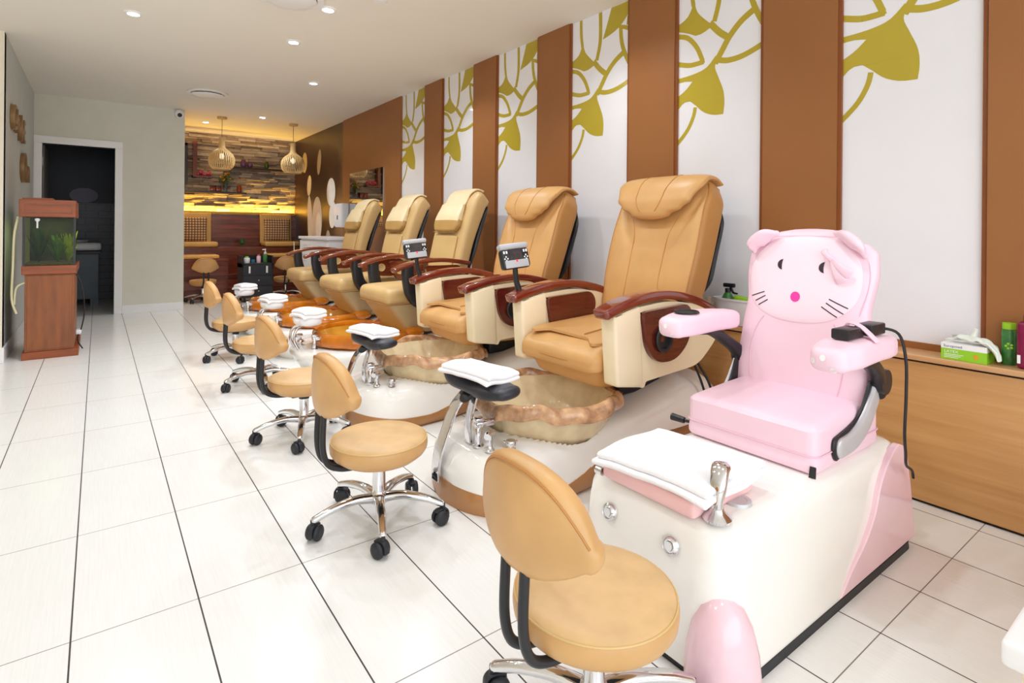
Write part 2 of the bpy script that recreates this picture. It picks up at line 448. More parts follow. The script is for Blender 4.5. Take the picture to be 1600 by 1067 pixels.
# ------------------------------------------------------------------ the setting
CH = 2.6
XW = 2.79
bm = NB(); box(bm, -3.2, 2.9, -2.2, 10.4, -0.06, 0.0); struct('floor', bm, floor_mat())
bm = NB(); box(bm, -3.2, 2.9, -2.2, 10.4, CH, CH + 0.06); struct('ceiling', bm, M['ceiling'])
bm = NB(); box(bm, XW + 0.008, 2.95, -2.2, 10.4, 0, CH); struct('wall_right', bm, M['brown'])
PAN = [(5.874, 5.313), (4.915, 4.355), (3.963, 3.418), (3.024, 2.481), (2.089, 1.566), (1.168, 0.652)]
gaps = [(PAN[i][1], PAN[i + 1][0]) for i in range(5)] + [(0.652, -2.2)]
for i, (a, b) in enumerate(gaps):
    bm = NB(); box(bm, XW - 0.022, XW + 0.008, b + 0.018, a - 0.018, 0.6, CH)
    for y0 in (b, a - 0.018): box(bm, XW - 0.014, XW + 0.008, y0, y0 + 0.018, 0.6, CH, 1)
    struct('trim_%d' % (i + 1), bm, [M['brown'], M['brown_edge']])
bm = NB(); box(bm, XW - 0.022, XW + 0.008, 5.874, 7.74, 0.6, CH); struct('trim_7', bm, M['brown'])
bm = NB(); box(bm, 2.655, XW + 0.01, -2.2, 6.8, 0.012, 0.562); struct('trim_8', bm, M['oak'])
bm = NB(); box(bm, 2.665, XW + 0.01, -2.2, 6.8, 0.0, 0.012); box(bm, 2.66, XW + 0.01, -2.2, 6.8, 0.562, 0.572); struct('trim_9', bm, M['dark'])  # dark strips: shadow line under the ledge put in as colour, and floor gap
bm = NB(); box(bm, 2.635, XW + 0.01, -2.2, 6.8, 0.572, 0.594, bev=0.003); struct('trim_10', bm, M['ledge'])
bm = NB(); box(bm, XW - 0.012, XW + 0.008, -2.2, 5.874, 0.594, 0.622); struct('trim_11', bm, M['brown'])

# partition with the door opening
DX0, DX1, DZ = -0.525, 0.16, 2.035
YB = 8.4
bm = NB()
box(bm, -0.7, DX0, YB, YB + 0.1, 0, CH); box(bm, DX1, 0.9, YB, YB + 0.1, 0, CH); box(bm, DX0, DX1, YB, YB + 0.1, DZ, CH)
struct('wall_back', bm, M['wall_grey'])
bm = NB(); box(bm, 0.8, 0.9, YB + 0.1, 10.4, 0, CH); struct('wall_alcove', bm, M['wall_warm'])
bm = NB(); box(bm, -0.72, -0.6, 5.9, YB, 0, CH); struct('wall_left', bm, M['wall_left'])
bm = NB(); box(bm, -3.2, -0.6, 5.88, 5.99, 0, CH); struct('wall_left_return', bm, M['wall_warm'])
bm = NB(); box(bm, -3.3, -3.2, -2.2, 6.0, 0, CH); struct('wall_far_left', bm, M['wall_warm'])
bm = NB(); box(bm, 0.24, 0.9, YB - 0.014, YB, 0, 0.1, bev=0.004); struct('baseboard_back', bm, M['paint_white'])
bm = NB(); box(bm, -0.6, -0.586, 5.88, YB, 0, 0.12, bev=0.004); struct('baseboard_left', bm, M['paint_white'])
bm = NB(); box(bm, -3.2, -0.586, 5.866, 5.88, 0, 0.12, bev=0.004); struct('baseboard_left_return', bm, M['paint_white'])
# door 1: frame, hinge, leaf opened inwards
bm = NB()
for x0, x1 in ((DX0 - 0.075, DX0), (DX1, DX1 + 0.078)): box(bm, x0, x1, YB - 0.022, YB + 0.1, 0, DZ, bev=0.005)
box(bm, DX0 - 0.075, DX1 + 0.078, YB - 0.0221, YB + 0.1, DZ, DZ + 0.085, bev=0.005)
fr = struct('door_1', bm, M['paint_white'])
bm = NB(); box(bm, DX0 - 0.002, DX0 + 0.012, YB + 0.1, 9.2, 0.01, DZ - 0.01, bev=0.003); dl = link_mesh('door_leaf', bm, M['doorleaf'], fr, False)
bm = NB()
for z in (0.25, 1.78): box(bm, DX0 - 0.001, DX0 + 0.004, YB + 0.03, YB + 0.075, z, z + 0.1)
link_mesh('hinge', bm, M['steel'], fr, False)
# dark room behind the door
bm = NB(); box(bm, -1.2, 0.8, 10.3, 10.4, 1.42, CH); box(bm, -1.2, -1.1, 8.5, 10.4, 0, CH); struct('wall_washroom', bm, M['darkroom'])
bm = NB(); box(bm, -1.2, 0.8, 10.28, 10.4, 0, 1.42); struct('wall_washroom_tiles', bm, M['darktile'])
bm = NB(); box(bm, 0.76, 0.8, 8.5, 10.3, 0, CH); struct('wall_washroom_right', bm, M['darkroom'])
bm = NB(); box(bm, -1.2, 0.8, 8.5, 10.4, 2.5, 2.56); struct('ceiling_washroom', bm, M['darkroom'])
bm = NB(); lathe(bm, [(0.005, 0), (0.98, 0), (1.0, -0.004), (0.98, -0.008)], (0, 0, 0), 32, 'Y')
for v in bm.verts: v.co = V((v.co.x * 0.17 - 0.33 + 0.16, v.co.y + 10.298, v.co.z * 0.11 + 1.53))
struct('trim_12', bm, mat('mauve_print', rgb(120, 112, 132), 0.5))
# alcove walls: ledger stone above, boards below
bm = NB(); box(bm, 0.9, 2.9, 10.27, 10.4, 0, CH); struct('wall_alcove_back', bm, M['dark'])
bm = NB(); z = 1.34
while z < CH - 0.01:
    hgt = R.choice((0.028, 0.036, 0.045, 0.055)); z2 = min(z + hgt, CH); x = 0.9 - R.random() * 0.2
    while x < XW:
        w = R.uniform(0.1, 0.38); x2 = min(x + w, XW + 0.005); d = R.uniform(0.0, 0.035)
        if x2 > 0.9:
            v0 = len(bm.verts); box(bm, max(x, 0.9), x2 - 0.001, 10.2 - d, 10.28, z + 0.001, z2 - 0.001, bev=0.004, seg=1)
            tl = R.uniform(-0.012, 0.012)
            bm.verts.ensure_lookup_table()
            for v in bm.verts[v0:]:
                if v.co.y < 10.26: v.co.y += tl * (v.co.x - x) / w * 2 + R.uniform(-0.003, 0.003)
        x += w
    z = z2
struct('wall_stone', bm, M['stone'])
bm = NB(); box(bm, 0.9, XW, 10.12, 10.27, 0, 1.3, bev=0.004); struct('wall_boards', bm, M['boards'])

# ------------------------------------------------------------------ printed gloss panels
def clip_poly(poly, axis, lim, keep_less):
    out = []; n = len(poly)
    ins = lambda p: (p[axis] <= lim) if keep_less else (p[axis] >= lim)
    for i in range(n):
        a, b = poly[i], poly[(i + 1) % n]
        if ins(a): out.append(a)
        if ins(a) != ins(b):
            t = (lim - a[axis]) / (b[axis] - a[axis]); q = [a[k] + (b[k] - a[k]) * t for k in (0, 1)]; q[axis] = lim; out.append(tuple(q))
    return out
PWID = 0.54
def cat2(pts, n=14): return [(p.x, p.y) for p in smooth_path([(u, z, 0) for u, z in pts], n)]
FILLS = []
leaf = cat2([(0, 1.995), (0.2, 2.0), (0.36, 2.02), (0.475, 2.075)], 10) + cat2([(0.50, 2.06), (0.468, 2.01), (0.51, 1.95), (0.57, 1.87), (0.585, 1.80), (0.572, 1.737)], 16) \
    + cat2([(0.572, 1.737), (0.45, 1.742), (0.33, 1.768), (0.235, 1.812)], 8) + [(0.16, 1.845)] + cat2([(0.16, 1.845), (0.07, 1.842), (-0.02, 1.80)], 5) + [(-0.02, 1.885)] + cat2([(-0.02, 1.885), (0.09, 1.915), (0.185, 1.958)], 5) + cat2([(0.185, 1.958), (0.09, 1.968), (-0.02, 1.966)], 4)
FILLS.append(leaf)
FILLS.append([(-0.02, 2.315)] + cat2([(0, 2.318), (0.12, 2.35), (0.2, 2.425)], 6) + cat2([(0.2, 2.425), (0.24, 2.36), (0.32, 2.31), (0.44, 2.25)], 8) + cat2([(0.44, 2.25), (0.32, 2.225), (0.22, 2.222)], 5) + cat2([(0.22, 2.222), (0.12, 2.25), (0, 2.275)], 5) + [(-0.02, 2.275)])
FILLS.append(cat2([(0.74, 2.65), (0.68, 2.56), (0.56, 2.40)], 6) + cat2([(0.56, 2.40), (0.75, 2.425), (0.88, 2.46), (1.02, 2.53)], 8) + [(1.02, 2.65)])
STROKES = [([(0.225, 1.805), (0.2, 1.75), (0.12, 1.675), (-0.02, 1.60)], 0.017), ([(0.47, 2.03), (0.56, 2.10), (0.64, 2.16), (0.77, 2.225), (0.93, 2.27)], 0.026),
           ([(0.49, 2.05), (0.62, 2.03), (0.8, 2.035), (1.02, 2.07)], 0.022), ([(-0.02, 2.25), (0.12, 2.222), (0.24, 2.15), (0.315, 2.062)], 0.02),
           ([(-0.02, 2.085), (0.15, 2.058), (0.33, 2.058)], 0.02), ([(0.3, 2.09), (0.33, 2.05)], 0.012), ([(0.19, 2.40), (0.165, 2.5), (0.16, 2.65)], 0.019),
           ([(0.40, 2.27), (0.52, 2.2), (0.64, 2.15)], 0.026), ([(0.455, 2.27), (0.51, 2.38), (0.52, 2.5), (0.51, 2.65)], 0.022),
           ([(0.86, 2.45), (0.88, 2.34), (0.94, 2.25), (1.03, 2.16)], 0.022), ([(0.84, 2.445), (0.93, 2.43), (1.03, 2.40)], 0.018), ([(0.97, 2.44), (0.985, 2.5)], 0.012)]
def decal_bm():
    bm = NB()
    polys = []
    for f in FILLS:
        for t in tessellate_polygon([[V((u * PWID, z, 0)) for u, z in f]]): polys.append([f[i] for i in t])
    for pts, w in STROKES:
        P = smooth_path([(u * PWID, z, 0) for u, z in pts], 14); L = []
        for i, p in enumerate(P):
            T = (P[min(i + 1, 14)] - P[max(i - 1, 0)]).normalized(); nrm = V((-T.y, T.x, 0)) * (w * 0.72)
            L.append(((p + nrm), (p - nrm)))
        for a, b in zip(L, L[1:]): polys.append([((q.x) / PWID, q.y) for q in (a[0], b[0], b[1], a[1])])
    for k, p in enumerate(polys):
        for ax, lim, less in ((0, 0.0, False), (0, 1.0, True), (1, CH - 0.004, True)):
            if p: p = clip_poly(p, ax, lim, less)
        if len(p) < 3: continue
        vs = [bm.verts.new((-0.0007 - 0.00001 * (k % 40), -u * PWID, z)) for u, z in p]
        try: bm.faces.new(vs)
        except ValueError: pass
    return bm
PL = ['farthest and narrowest of the six', 'second from the far end', 'third from the far end, behind the nearest khaki chair', 'behind the farther tan leather chair', 'behind the nearer tan leather chair', 'widest, beside the pink cat chair']
for i, (a, b) in enumerate(PAN):
    p = thing('printed_panel', 'white panel with olive leaf print, ' + PL[i], 'wall panel', (XW, a, 0.622), 'printed gloss panels along the wall')
    bm = NB(); box(bm, XW, XW + 0.008, b, a, 0.622, CH - 0.001); link_mesh('panel_sheet', bm, M['acrylic'], p, False)
    bm = decal_bm(); w = (a - b) / PWID
    for v in bm.verts: v.co = V((v.co.x + XW, v.co.y * w + a, v.co.z))
    link_mesh('leaf_print', bm, M['leafgold'], p, False)
# ------------------------------------------------------------------ pedicure chairs, type A (tan leather, tan resin basin)
def stations_body(X0, X1, n): return [X0 + (X1 - X0) * (0.5 - 0.5 * math.cos(PI * i / n)) for i in range(n + 1)]
def table(tab):
    def f(x):
        if x <= tab[0][0]: return tab[0][1]
        for (a, p), (b, q) in zip(tab, tab[1:]):
            if x <= b:
                t = (x - a) / (b - a); return p + (q - p) * t
        return tab[-1][1]
    return f
def smooth_tab(tab, w=0.03):
    f = table(tab); return lambda x: (f(x - w) + 2 * f(x) + f(x + w)) / 4
def spray_tap(bm, c, h=0.075):
    x, y, z = c
    lathe(bm, [(0.004, 0), (0.02, 0), (0.021, 0.006), (0.014, 0.012), (0.011, 0.02), (0.011, h * 0.8), (0.013, h * 0.85), (0.013, h), (0.004, h + 0.003)], c, 16)
    tube(bm, [(x + 0.012, y, z + h * 0.9), (x - 0.015, y - 0.012, z + h * 0.96), (x - 0.032, y - 0.03, z + h * 0.92)], [(0, 0.012), (1, 0.013)], 12)
def knob_tap(bm, c):
    lathe(bm, [(0.004, 0), (0.02, 0), (0.02, 0.008), (0.013, 0.012), (0.013, 0.02), (0.021, 0.024), (0.021, 0.036), (0.018, 0.04), (0.003, 0.04)], c, 16)
    for k in range(3):
        a = 2.1 * k; x, y, z = c
        tube(bm, [(x, y, z + 0.03), (x + 0.03 * math.cos(a), y + 0.03 * math.sin(a), z + 0.03)], 0.005, 8, 3)
def spout_tap(bm, c, h=0.1):
    x, y, z = c
    lathe(bm, [(0.003, 0), (0.024, 0), (0.024, 0.006), (0.015, 0.012), (0.015, h), (0.013, h + 0.004), (0.003, h + 0.005)], c, 16)
    box(bm, x - 0.016, x + 0.07, y - 0.014, y + 0.014, z + h - 0.012, z + h + 0.012, bev=0.006)
    box(bm, x - 0.02, x + 0.02, y - 0.016, y + 0.016, z + h + 0.012, z + h + 0.03, bev=0.006)
def button_disc(bm, c, nrm, r=0.024):
    prof = [(0.002, 0.012), (r * 0.45, 0.012), (r * 0.5, 0.008), (r * 0.62, 0.008), (r * 0.7, 0.012), (r * 0.95, 0.006), (r, -0.004)]
    b2 = NB(); lathe(b2, prof, (0, 0, 0), 22)
    q = V((0, 0, 1)).rotation_difference(V(nrm).normalized())
    for v in b2.verts: v.co = q @ v.co + V(c)
    me = bpy.data.meshes.new('tmp'); b2.to_mesh(me); b2.free(); bm.from_mesh(me); bpy.data.meshes.remove(me)
def basin(bm_in, bm_rim, cx, cy, ax, ay, zr, zb, wav, lip=1.0, m=132):
    def ring(s, z, dz=0.0):
        out = []
        for j in range(m):
            t = 2 * PI * j / m
            w = 1 + wav * (0.4 * math.sin(4 * t + 0.6) + 0.3 * math.sin(9 * t + 2.0) + 0.26 * math.sin(17 * t) + 0.13 * math.sin(26 * t + 1)) * min(1, s * s)
            e = 1 + 0.06 * math.cos(t)          # fuller towards the seat
            out.append(V((cx + ax * s * w * spow(math.cos(t), 0.9), cy + ay * s * w * e * spow(math.sin(t), 0.9), z + dz * wav * (0.16 * math.sin(5 * t + 1) + 0.08 * math.sin(13 * t)) )))
        return out
    loft(bm_in, [ring(0.04, zb), ring(0.45, zb + 0.002), ring(0.62, zb + 0.02), ring(0.74, zb + 0.06), ring(0.82, zr - 0.05), ring(0.88, zr - 0.012), ring(0.90, zr - 0.02), ring(0.86, zr - 0.07), ring(0.79, zb + 0.05), ring(0.68, zb + 0.0), ring(0.5, zb - 0.012), ring(0.04, zb - 0.014)], False)
    L = lip
    loft(bm_rim, [ring(0.875, zr - 0.02), ring(0.88, zr - 0.002, 1), ring(0.905, zr + 0.012 * L, 1), ring(0.945, zr + 0.014 * L, 1.2), ring(0.985, zr + 0.004, 1.2), ring(1.01, zr - 0.02 * L, 1.2), ring(1.015, zr - 0.045 * L, 1.4), ring(1.0, zr - 0.055 * L, 1.4), ring(0.985, zr - 0.045 * L, 1.4), ring(0.985, zr - 0.022 * L, 1.2), ring(0.955, zr - 0.006, 1.2), ring(0.92, zr - 0.006, 1), ring(0.9, zr - 0.02, 1), ring(0.875, zr - 0.02)], False)
def bowl_lim(s, zr, zb):
    return table([(0.0, zb - 0.03), (0.5, zb - 0.028), (0.65, zb - 0.02), (0.76, zb + 0.025), (0.83, zr - 0.09), (0.87, zr - 0.04), (0.95, 9.0)])(s - 0.02)
def flat_strap(bm, pts, half_w, th, W=(0, 1, 0)):
    Slab(pts, half_w, th, W, 24, 7).build(bm, 20, (0.001, 0.001))
def xz(y): return lambda u, w: V((u, y, w))

YA = 1.93
def build_chair_a(label, group):
    c = thing('pedicure_chair', label, 'pedicure chair', (1.85, YA, 0), group)
    # --- foot bath base
    hw_raw = lambda x: (0.275 * (max(0.0, 1 - max(0.0, (1.40 - x) / 0.29) ** 2.8)) ** 0.5) if x < 1.40 else 0.275
    mod = smooth_tab([(1.40, 1.0), (1.6, 0.94), (1.75, 0.93), (1.95, 1.0), (2.2, 1.06), (2.45, 1.04), (2.6, 0.9)])
    hw = lambda x: max(0.02, hw_raw(x) * mod(x))
    zt = smooth_tab([(1.11, 0.10), (1.13, 0.17), (1.17, 0.212), (1.25, 0.235), (1.5, 0.24), (1.75, 0.25), (1.95, 0.275), (2.15, 0.325), (2.35, 0.365), (2.5, 0.365), (2.58, 0.31), (2.61, 0.2)], 0.012)
    z0 = smooth_tab([(1.1, 0.085), (1.3, 0.06), (1.5, 0.05), (1.62, 0.075), (1.74, 0.13), (1.85, 0.155), (2.0, 0.16), (2.61, 0.16)], 0.03)
    bm = NB(); rings = []
    for x in stations_body(1.115, 2.605, 100):
        w, a, b = hw(x), z0(x), zt(x); ring = []
        K = 110
        for i in range(K + 1):
            ph = PI * i / K; cc = 1 - 2 * i / K; ph = math.acos(max(-1, min(1, spow(cc, 1.5)))); y = w * spow(math.cos(ph), 0.5); z = a + (b - a) * (math.sin(ph) ** 0.42 if 0 < i < K else 0)
            y *= 1 + 0.05 * (1 - (z - a) / max(1e-6, b - a))
            z = min(z, bowl_lim(math.hypot((x - 1.635) / 0.335, (y - 0.01) / 0.33), 0.358, 0.17))
            ring.append(V((x, YA + y, z)))
        ring += [V((x, YA - w * 0.9 * math.cos(PI * k / 5), a)) for k in range(1, 5)]
        rings.append(ring)
    loft(bm, rings, True); link_mesh('foot_bath_base', bm, M['white_shell'], c)
    bm = NB(); rings = []
    for x in stations_body(1.11, 2.61, 48):
        w, a = hw(x) * 1.062 + 0.005, z0(x) + 0.004; inn = 0.03 if x > 1.7 else 0.0
        inn = 0.035 * smoothstep(1.62, 1.8, x)
        w -= inn; b2 = 0.93
        rings.append([V((x, YA + y, z)) for y, z in ((-w * b2, 0), (-w, 0.02), (-w * 1.005, a * 0.6), (-w * 0.985, a), (w * 0.985, a), (w * 1.005, a * 0.6), (w, 0.02), (w * b2, 0))])
    loft(bm, rings, True); link_mesh('plinth', bm, M['brown_shell'], c)
    # --- basin
    b1, b2 = NB(), NB(); basin(b1, b2, 1.635, YA + 0.01, 0.335, 0.33, 0.358, 0.17, 0.05, 0.85)
    bs = link_mesh('basin', b1, M['basin_tan'], c); link_mesh('basin_rim', b2, M['rim_tan'], bs)
    # --- taps and buttons
    bm = NB(); spout_tap(bm, (1.215, YA - 0.085, 0.222), 0.085); link_mesh('spout', bm, M['chrome'], c)
    bm = NB(); spray_tap(bm, (1.225, YA - 0.15, 0.222)); link_mesh('spray_tap', bm, M['chrome'], c)
    bm = NB(); knob_tap(bm, (1.29, YA - 0.2, 0.225)); link_mesh('tap_knob', bm, M['chrome'], c)
    for s in (-1, 1):
        bm = NB(); button_disc(bm, (1.165, YA + s * 0.125, 0.165), (-1, s * 0.55, 0.35)); link_mesh('push_button', bm, M['chrome'], c)
    # --- footrest
    bm = NB(); flat_strap(bm, [(1.095, YA + 0.04, 0.075), (1.1, YA + 0.04, 0.16), (1.135, YA + 0.035, 0.265), (1.175, YA + 0.03, 0.36), (1.235, YA + 0.02, 0.425)], 0.03, 0.006)
    fs = link_mesh('footrest_bracket', bm, M['chrome'], c)
    bm = NB(); flat_strap(bm, [(1.2, YA - 0.035, 0.225), (1.2, YA - 0.035, 0.31), (1.235, YA - 0.03, 0.42)], 0.022, 0.005); link_mesh('footrest_strut', bm, M['chrome'], c)
    bm = NB(); Slab([(1.25, YA - 0.235, 0.462), (1.245, YA - 0.14, 0.452), (1.24, YA - 0.03, 0.447), (1.245, YA + 0.08, 0.457), (1.255, YA + 0.17, 0.474)], [(0, 0.055), (0.25, 0.072), (0.5, 0.062), (0.75, 0.072), (1, 0.055)], [(0, 0.024), (0.25, 0.032), (0.5, 0.022), (0.75, 0.032), (1, 0.024)], (1, 0, 0.1), 30, 2.6).build(bm, 24, (0.03, 0.03))
    pd = link_mesh('footrest_pad', bm, M['black_soft'], c)
    bm = NB(); Slab([(1.2, YA - 0.015, 0.405), (1.235, YA - 0.02, 0.425), (1.3, YA - 0.02, 0.425)], 0.03, 0.014, (0, 1, 0), 10, 3).build(bm, 14); link_mesh('pad_clamp', bm, M['black'], pd)
    # --- seat
    bm = NB()
    def seatfn(p):
        t = (p.x - 1.68) / 0.6; p.z += 0.03 * t - 0.03 * (1 - smoothstep(0.0, 0.22, t)) * (1 if p.z > 0.5 else 0.2); return p
    rbox(bm, (1.99, YA, 0.532), (0.63, 0.53, 0.115), (0.05, 0.05, 0.045), 12, fn=seatfn); st = link_mesh('seat', bm, M['tan'], c)
    bm = NB()
    def flapfn(p):
        t = (p.x - 1.7) / 0.58; p.z += 0.034 * t - 0.008 * (1 - smoothstep(0, 0.2, t)) + 0.005 * math.sin(9 * (p.y - YA)); p.z -= 0.01 * abs((p.y - YA) / 0.24) ** 4
        if p.x < 1.8: p.x += 0.05 * (1 - abs((p.y - YA) / 0.24)) * 0
        return p
    poly = pathround([(1.70, 0.2, .03), (1.76, 0.13, .02), (1.77, -0.13, .02), (1.715, -0.2, .03), (1.8, -0.25, .04), (2.26, -0.25), (2.26, 0.25), (1.8, 0.25, .04)], 0.03)
    prism(bm, poly, lambda u, w: flapfn(V((u, YA + w, 0.592))), lambda u, w: flapfn(V((u, YA + w, 0.604)))); link_mesh('seat_flap', bm, M['tan'], st)
    bm = NB()
    for s in (-1, 1): tube(bm, [(1.69, YA + s * 0.21, 0.505), (1.715, YA + s * 0.255, 0.508), (1.85, YA + s * 0.266, 0.513), (2.2, YA + s * 0.266, 0.53)], 0.0035, 6)
    tube(bm, [(1.69, YA - 0.21, 0.505), (1.678, YA - 0.1, 0.503), (1.676, YA, 0.502), (1.678, YA + 0.1, 0.503), (1.69, YA + 0.21, 0.505)], 0.0035, 6)
    for s in (-0.085,): tube(bm, [(1.79, YA + s, 0.607), (1.95, YA + s * 0.8, 0.617), (2.24, YA + s * 0.6, 0.634)], 0.0025, 6)
    link_mesh('piping', bm, M['tan_dark'], st)
    bm = NB()
    def skfn(p):
        if p.z < 0.46: k = (0.46 - p.z) / 0.1; p.x += 0.05 * k * (1 if p.x < 1.95 else 0); p.y = YA + (p.y - YA) * (1 - 0.1 * k)
        return p
    rbox(bm, (2.03, YA, 0.445), (0.62, 0.49, 0.13), (0.07, 0.07, 0.03), 10, fn=skfn); link_mesh('seat_skirt', bm, M['tan'], c)
    bm = NB(); rbox(bm, (2.12, YA, 0.36), (0.3, 0.28, 0.12), 0.02, 3); link_mesh('seat_mount', bm, M['black'], c)
    # --- back
    sb = Slab([(2.295, YA, 0.54), (2.342, YA, 0.72), (2.382, YA, 0.86), (2.435, YA, 1.02), (2.482, YA, 1.14), (2.53, YA, 1.25), (2.56, YA, 1.315)],
              [(0, 0.265), (0.15, 0.282), (0.45, 0.296), (0.8, 0.286), (1, 0.25)], [(0, 0.065), (0.3, 0.09), (0.7, 0.098), (1, 0.065)], (0, 1, 0), 44, 6.0)
    bm = NB(); sb.build(bm, 110, (0.03, 0.035))
    fs_ = 1 if sb.surf(0.5, 0, 1).x < sb.surf(0.5, 0, -1).x else -1
    for v in bm.verts:                                     # soft padding lines on the front
        u = (v.co.y - YA) / 0.29; t = (v.co.z - 0.54) / 0.8
        cline = sb.P[min(44, max(0, int(t * 44)))].x
        if v.co.x < cline:
            edge = 0.36 + 0.48 * smoothstep(0.45, 0.92, t) + 0.10 * (1 - smoothstep(0, 0.3, t))
            g = math.exp(-((abs(u) - edge) / 0.07) ** 2); v.co.x += 0.012 * g * (1 - smoothstep(0.85, 1, t))
            if abs(u) < edge: v.co.x += 0.008 * (1 - (u / edge) ** 2) * math.cos(t * 9)
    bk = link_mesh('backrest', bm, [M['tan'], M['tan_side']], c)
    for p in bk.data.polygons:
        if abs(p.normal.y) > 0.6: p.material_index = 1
    bm = NB()
    for s in (-1, 1):
        tube(bm, [sb.surf(t, s * (0.36 + 0.48 * smoothstep(0.45, 0.92, t) + 0.10 * (1 - smoothstep(0, 0.3, t))), fs_, -0.006) for t in [0.08 + 0.07 * k for k in range(13)]], 0.0035, 6)
        tube(bm, [sb.surf(0.06 + 0.075 * k, s * 0.955, fs_, 0.0) for k in range(13)], 0.004, 6)
    link_mesh('piping', bm, M['tan_dark'], bk)
    sh = Slab([p + V((0.128 - 0.035 * max(0, (i - 26) / 16), 0, 0.0)) for i, p in ((i, sb.P[i]) for i in range(5, 41, 4))], [(0, 0.2), (0.3, 0.272), (0.7, 0.275), (1, 0.22)], [(0, 0.025), (0.4, 0.036), (1, 0.014)], (0, 1, 0), 30, 3)
    bm = NB(); sh.build(bm, 24, (0.05, 0.03)); link_mesh('back_shell', bm, M['black'], c)
    hd = Slab([(2.345, YA, 1.175), (2.36, YA, 1.235), (2.405, YA, 1.305), (2.47, YA, 1.352), (2.55, YA, 1.352), (2.61, YA, 1.325)],
              [(0, 0.13), (0.1, 0.19), (0.22, 0.236), (0.5, 0.276), (1, 0.262)], [(0, 0.03), (0.3, 0.034), (1, 0.014)], (0, 1, 0), 36, 3.2)
    bm = NB(); hd.build(bm, 30, (0.035, 0.01)); hr = link_mesh('head_cushion', bm, M['tan'], c)
    hs_ = 1 if hd.surf(0.3, 0, 1).x < hd.surf(0.3, 0, -1).x else -1
    bm = NB()
    for s in (-0.36, 0.36): tube(bm, [hd.surf(0.02 + 0.098 * k, s, hs_, 0.0) for k in range(11)], 0.003, 6)
    link_mesh('piping', bm, M['tan_dark'], hr)
    # --- arms
    for s in (-1, 1):
        y = YA + s * 0.312
        bm = NB(); pl = pathround([(1.70, 0.725, .01), (1.82, 0.752, .04), (2.06, 0.77, .08), (2.3, 0.735, .06), (2.47, 0.655, .02), (2.43, 0.56, .08), (2.28, 0.452, .06), (1.905, 0.43, .01), (1.895, 0.402, .02), (1.735, 0.45, .03)], 0.02)
        prism(bm, pl, xz(y - 0.036), xz(y + 0.036)); ar = link_mesh('arm_panel', bm, M['cream'], c)
        m_ = ar.modifiers.new('soft_edge', 'BEVEL'); m_.width = 0.007; m_.segments = 2; m_.limit_method = 'ANGLE'; m_.angle_limit = math.radians(50)
        bm = NB(); box(bm, 1.70, 1.865, y - 0.043, y + 0.043, 0.43, 0.722, bev=0.014, seg=3)
        for v in bm.verts:
            if v.co.z > 0.6: v.co.z += (v.co.x - 1.7) * 0.24
            else: v.co.z -= (v.co.x - 1.72) * 0.16; 
            if v.co.z < 0.5: v.co.x += 0.02
        link_mesh('arm_post', bm, M['cream'], ar)
        bm = NB(); Slab([(1.665, y, 0.735), (1.75, y, 0.762), (1.9, y, 0.79), (2.05, y, 0.795), (2.2, y, 0.772), (2.35, y, 0.725), (2.49, y, 0.65)], [(0, 0.042), (0.6, 0.045), (1, 0.038)], 0.021, (0, 1, 0), 30, 6).build(bm, 24, (0.012, 0.01))
        link_mesh('armrest', bm, M['armwood'], c)
        for f in (-1, 1):
            yo = y + f * 0.037
            bm = NB(); pl = pathround([(1.86, 0.735, .03), (2.17, 0.752, .04), (2.21, 0.69, .04), (2.17, 0.57, .04), (2.08, 0.502, .06), (1.95, 0.508, .05), (1.885, 0.575, .05)], 0.03, 5)
            prism(bm, pl, xz(yo), xz(yo + f * 0.022)); ins = link_mesh('side_inlay', bm, M['insert'], ar)
            if f == s:
                bm = NB(); lathe(bm, [(0.046, 0.0), (0.05, 0.012), (0.046, 0.018), (0.036, 0.016), (0.033, 0.002), (0.004, 0.0)], (0, 0, 0), 26, 'Y')
                for v in bm.verts: v.co = V((v.co.x * 1.1 + 1.985, v.co.y * s + yo + s * 0.0215, v.co.z * 1.2 + 0.61))
                link_mesh('cup_holder', bm, M['black'], ins)
    # --- remote control on the right-hand arm of the sitter
    y = YA + 0.325
    bm = NB(); tube(bm, [(1.725, y, 0.77), (1.705, y, 0.83), (1.69, y - 0.01, 0.905)], [(0, 0.016), (1, 0.013)], 12); rc = link_mesh('remote_stand', bm, M['black'], c)
    def place(bm):
        mt = Matrix.Translation((1.685, y - 0.015, 0.945)) @ Matrix.Rotation(math.radians(-10), 4, 'Z') @ Matrix.Rotation(math.radians(-14), 4, 'X') @ Matrix.Rotation(math.radians(-6), 4, 'Y') @ Matrix.Diagonal((1, 1, 1.4, 1))
        bmesh.ops.transform(bm, matrix=mt, verts=bm.verts)
    bm = NB(); box(bm, -0.078, 0.078, -0.012, 0.032, -0.042, 0.03, bev=0.012, seg=3); place(bm); rh = link_mesh('remote_housing', bm, M['black'], rc)
    bm = NB(); box(bm, -0.08, 0.08, -0.016, 0.034, 0.028, 0.05, bev=0.01, seg=3); box(bm, -0.066, 0.066, -0.0155, -0.008, -0.04, -0.012, bev=0.003); place(bm); link_mesh('remote_cover', bm, M['grey'], rc)
    bm = NB(); box(bm, -0.036, 0.036, -0.0145, -0.01, -0.01, 0.026); place(bm); link_mesh('screen', bm, M['screen'], rc)
    bm = NB()
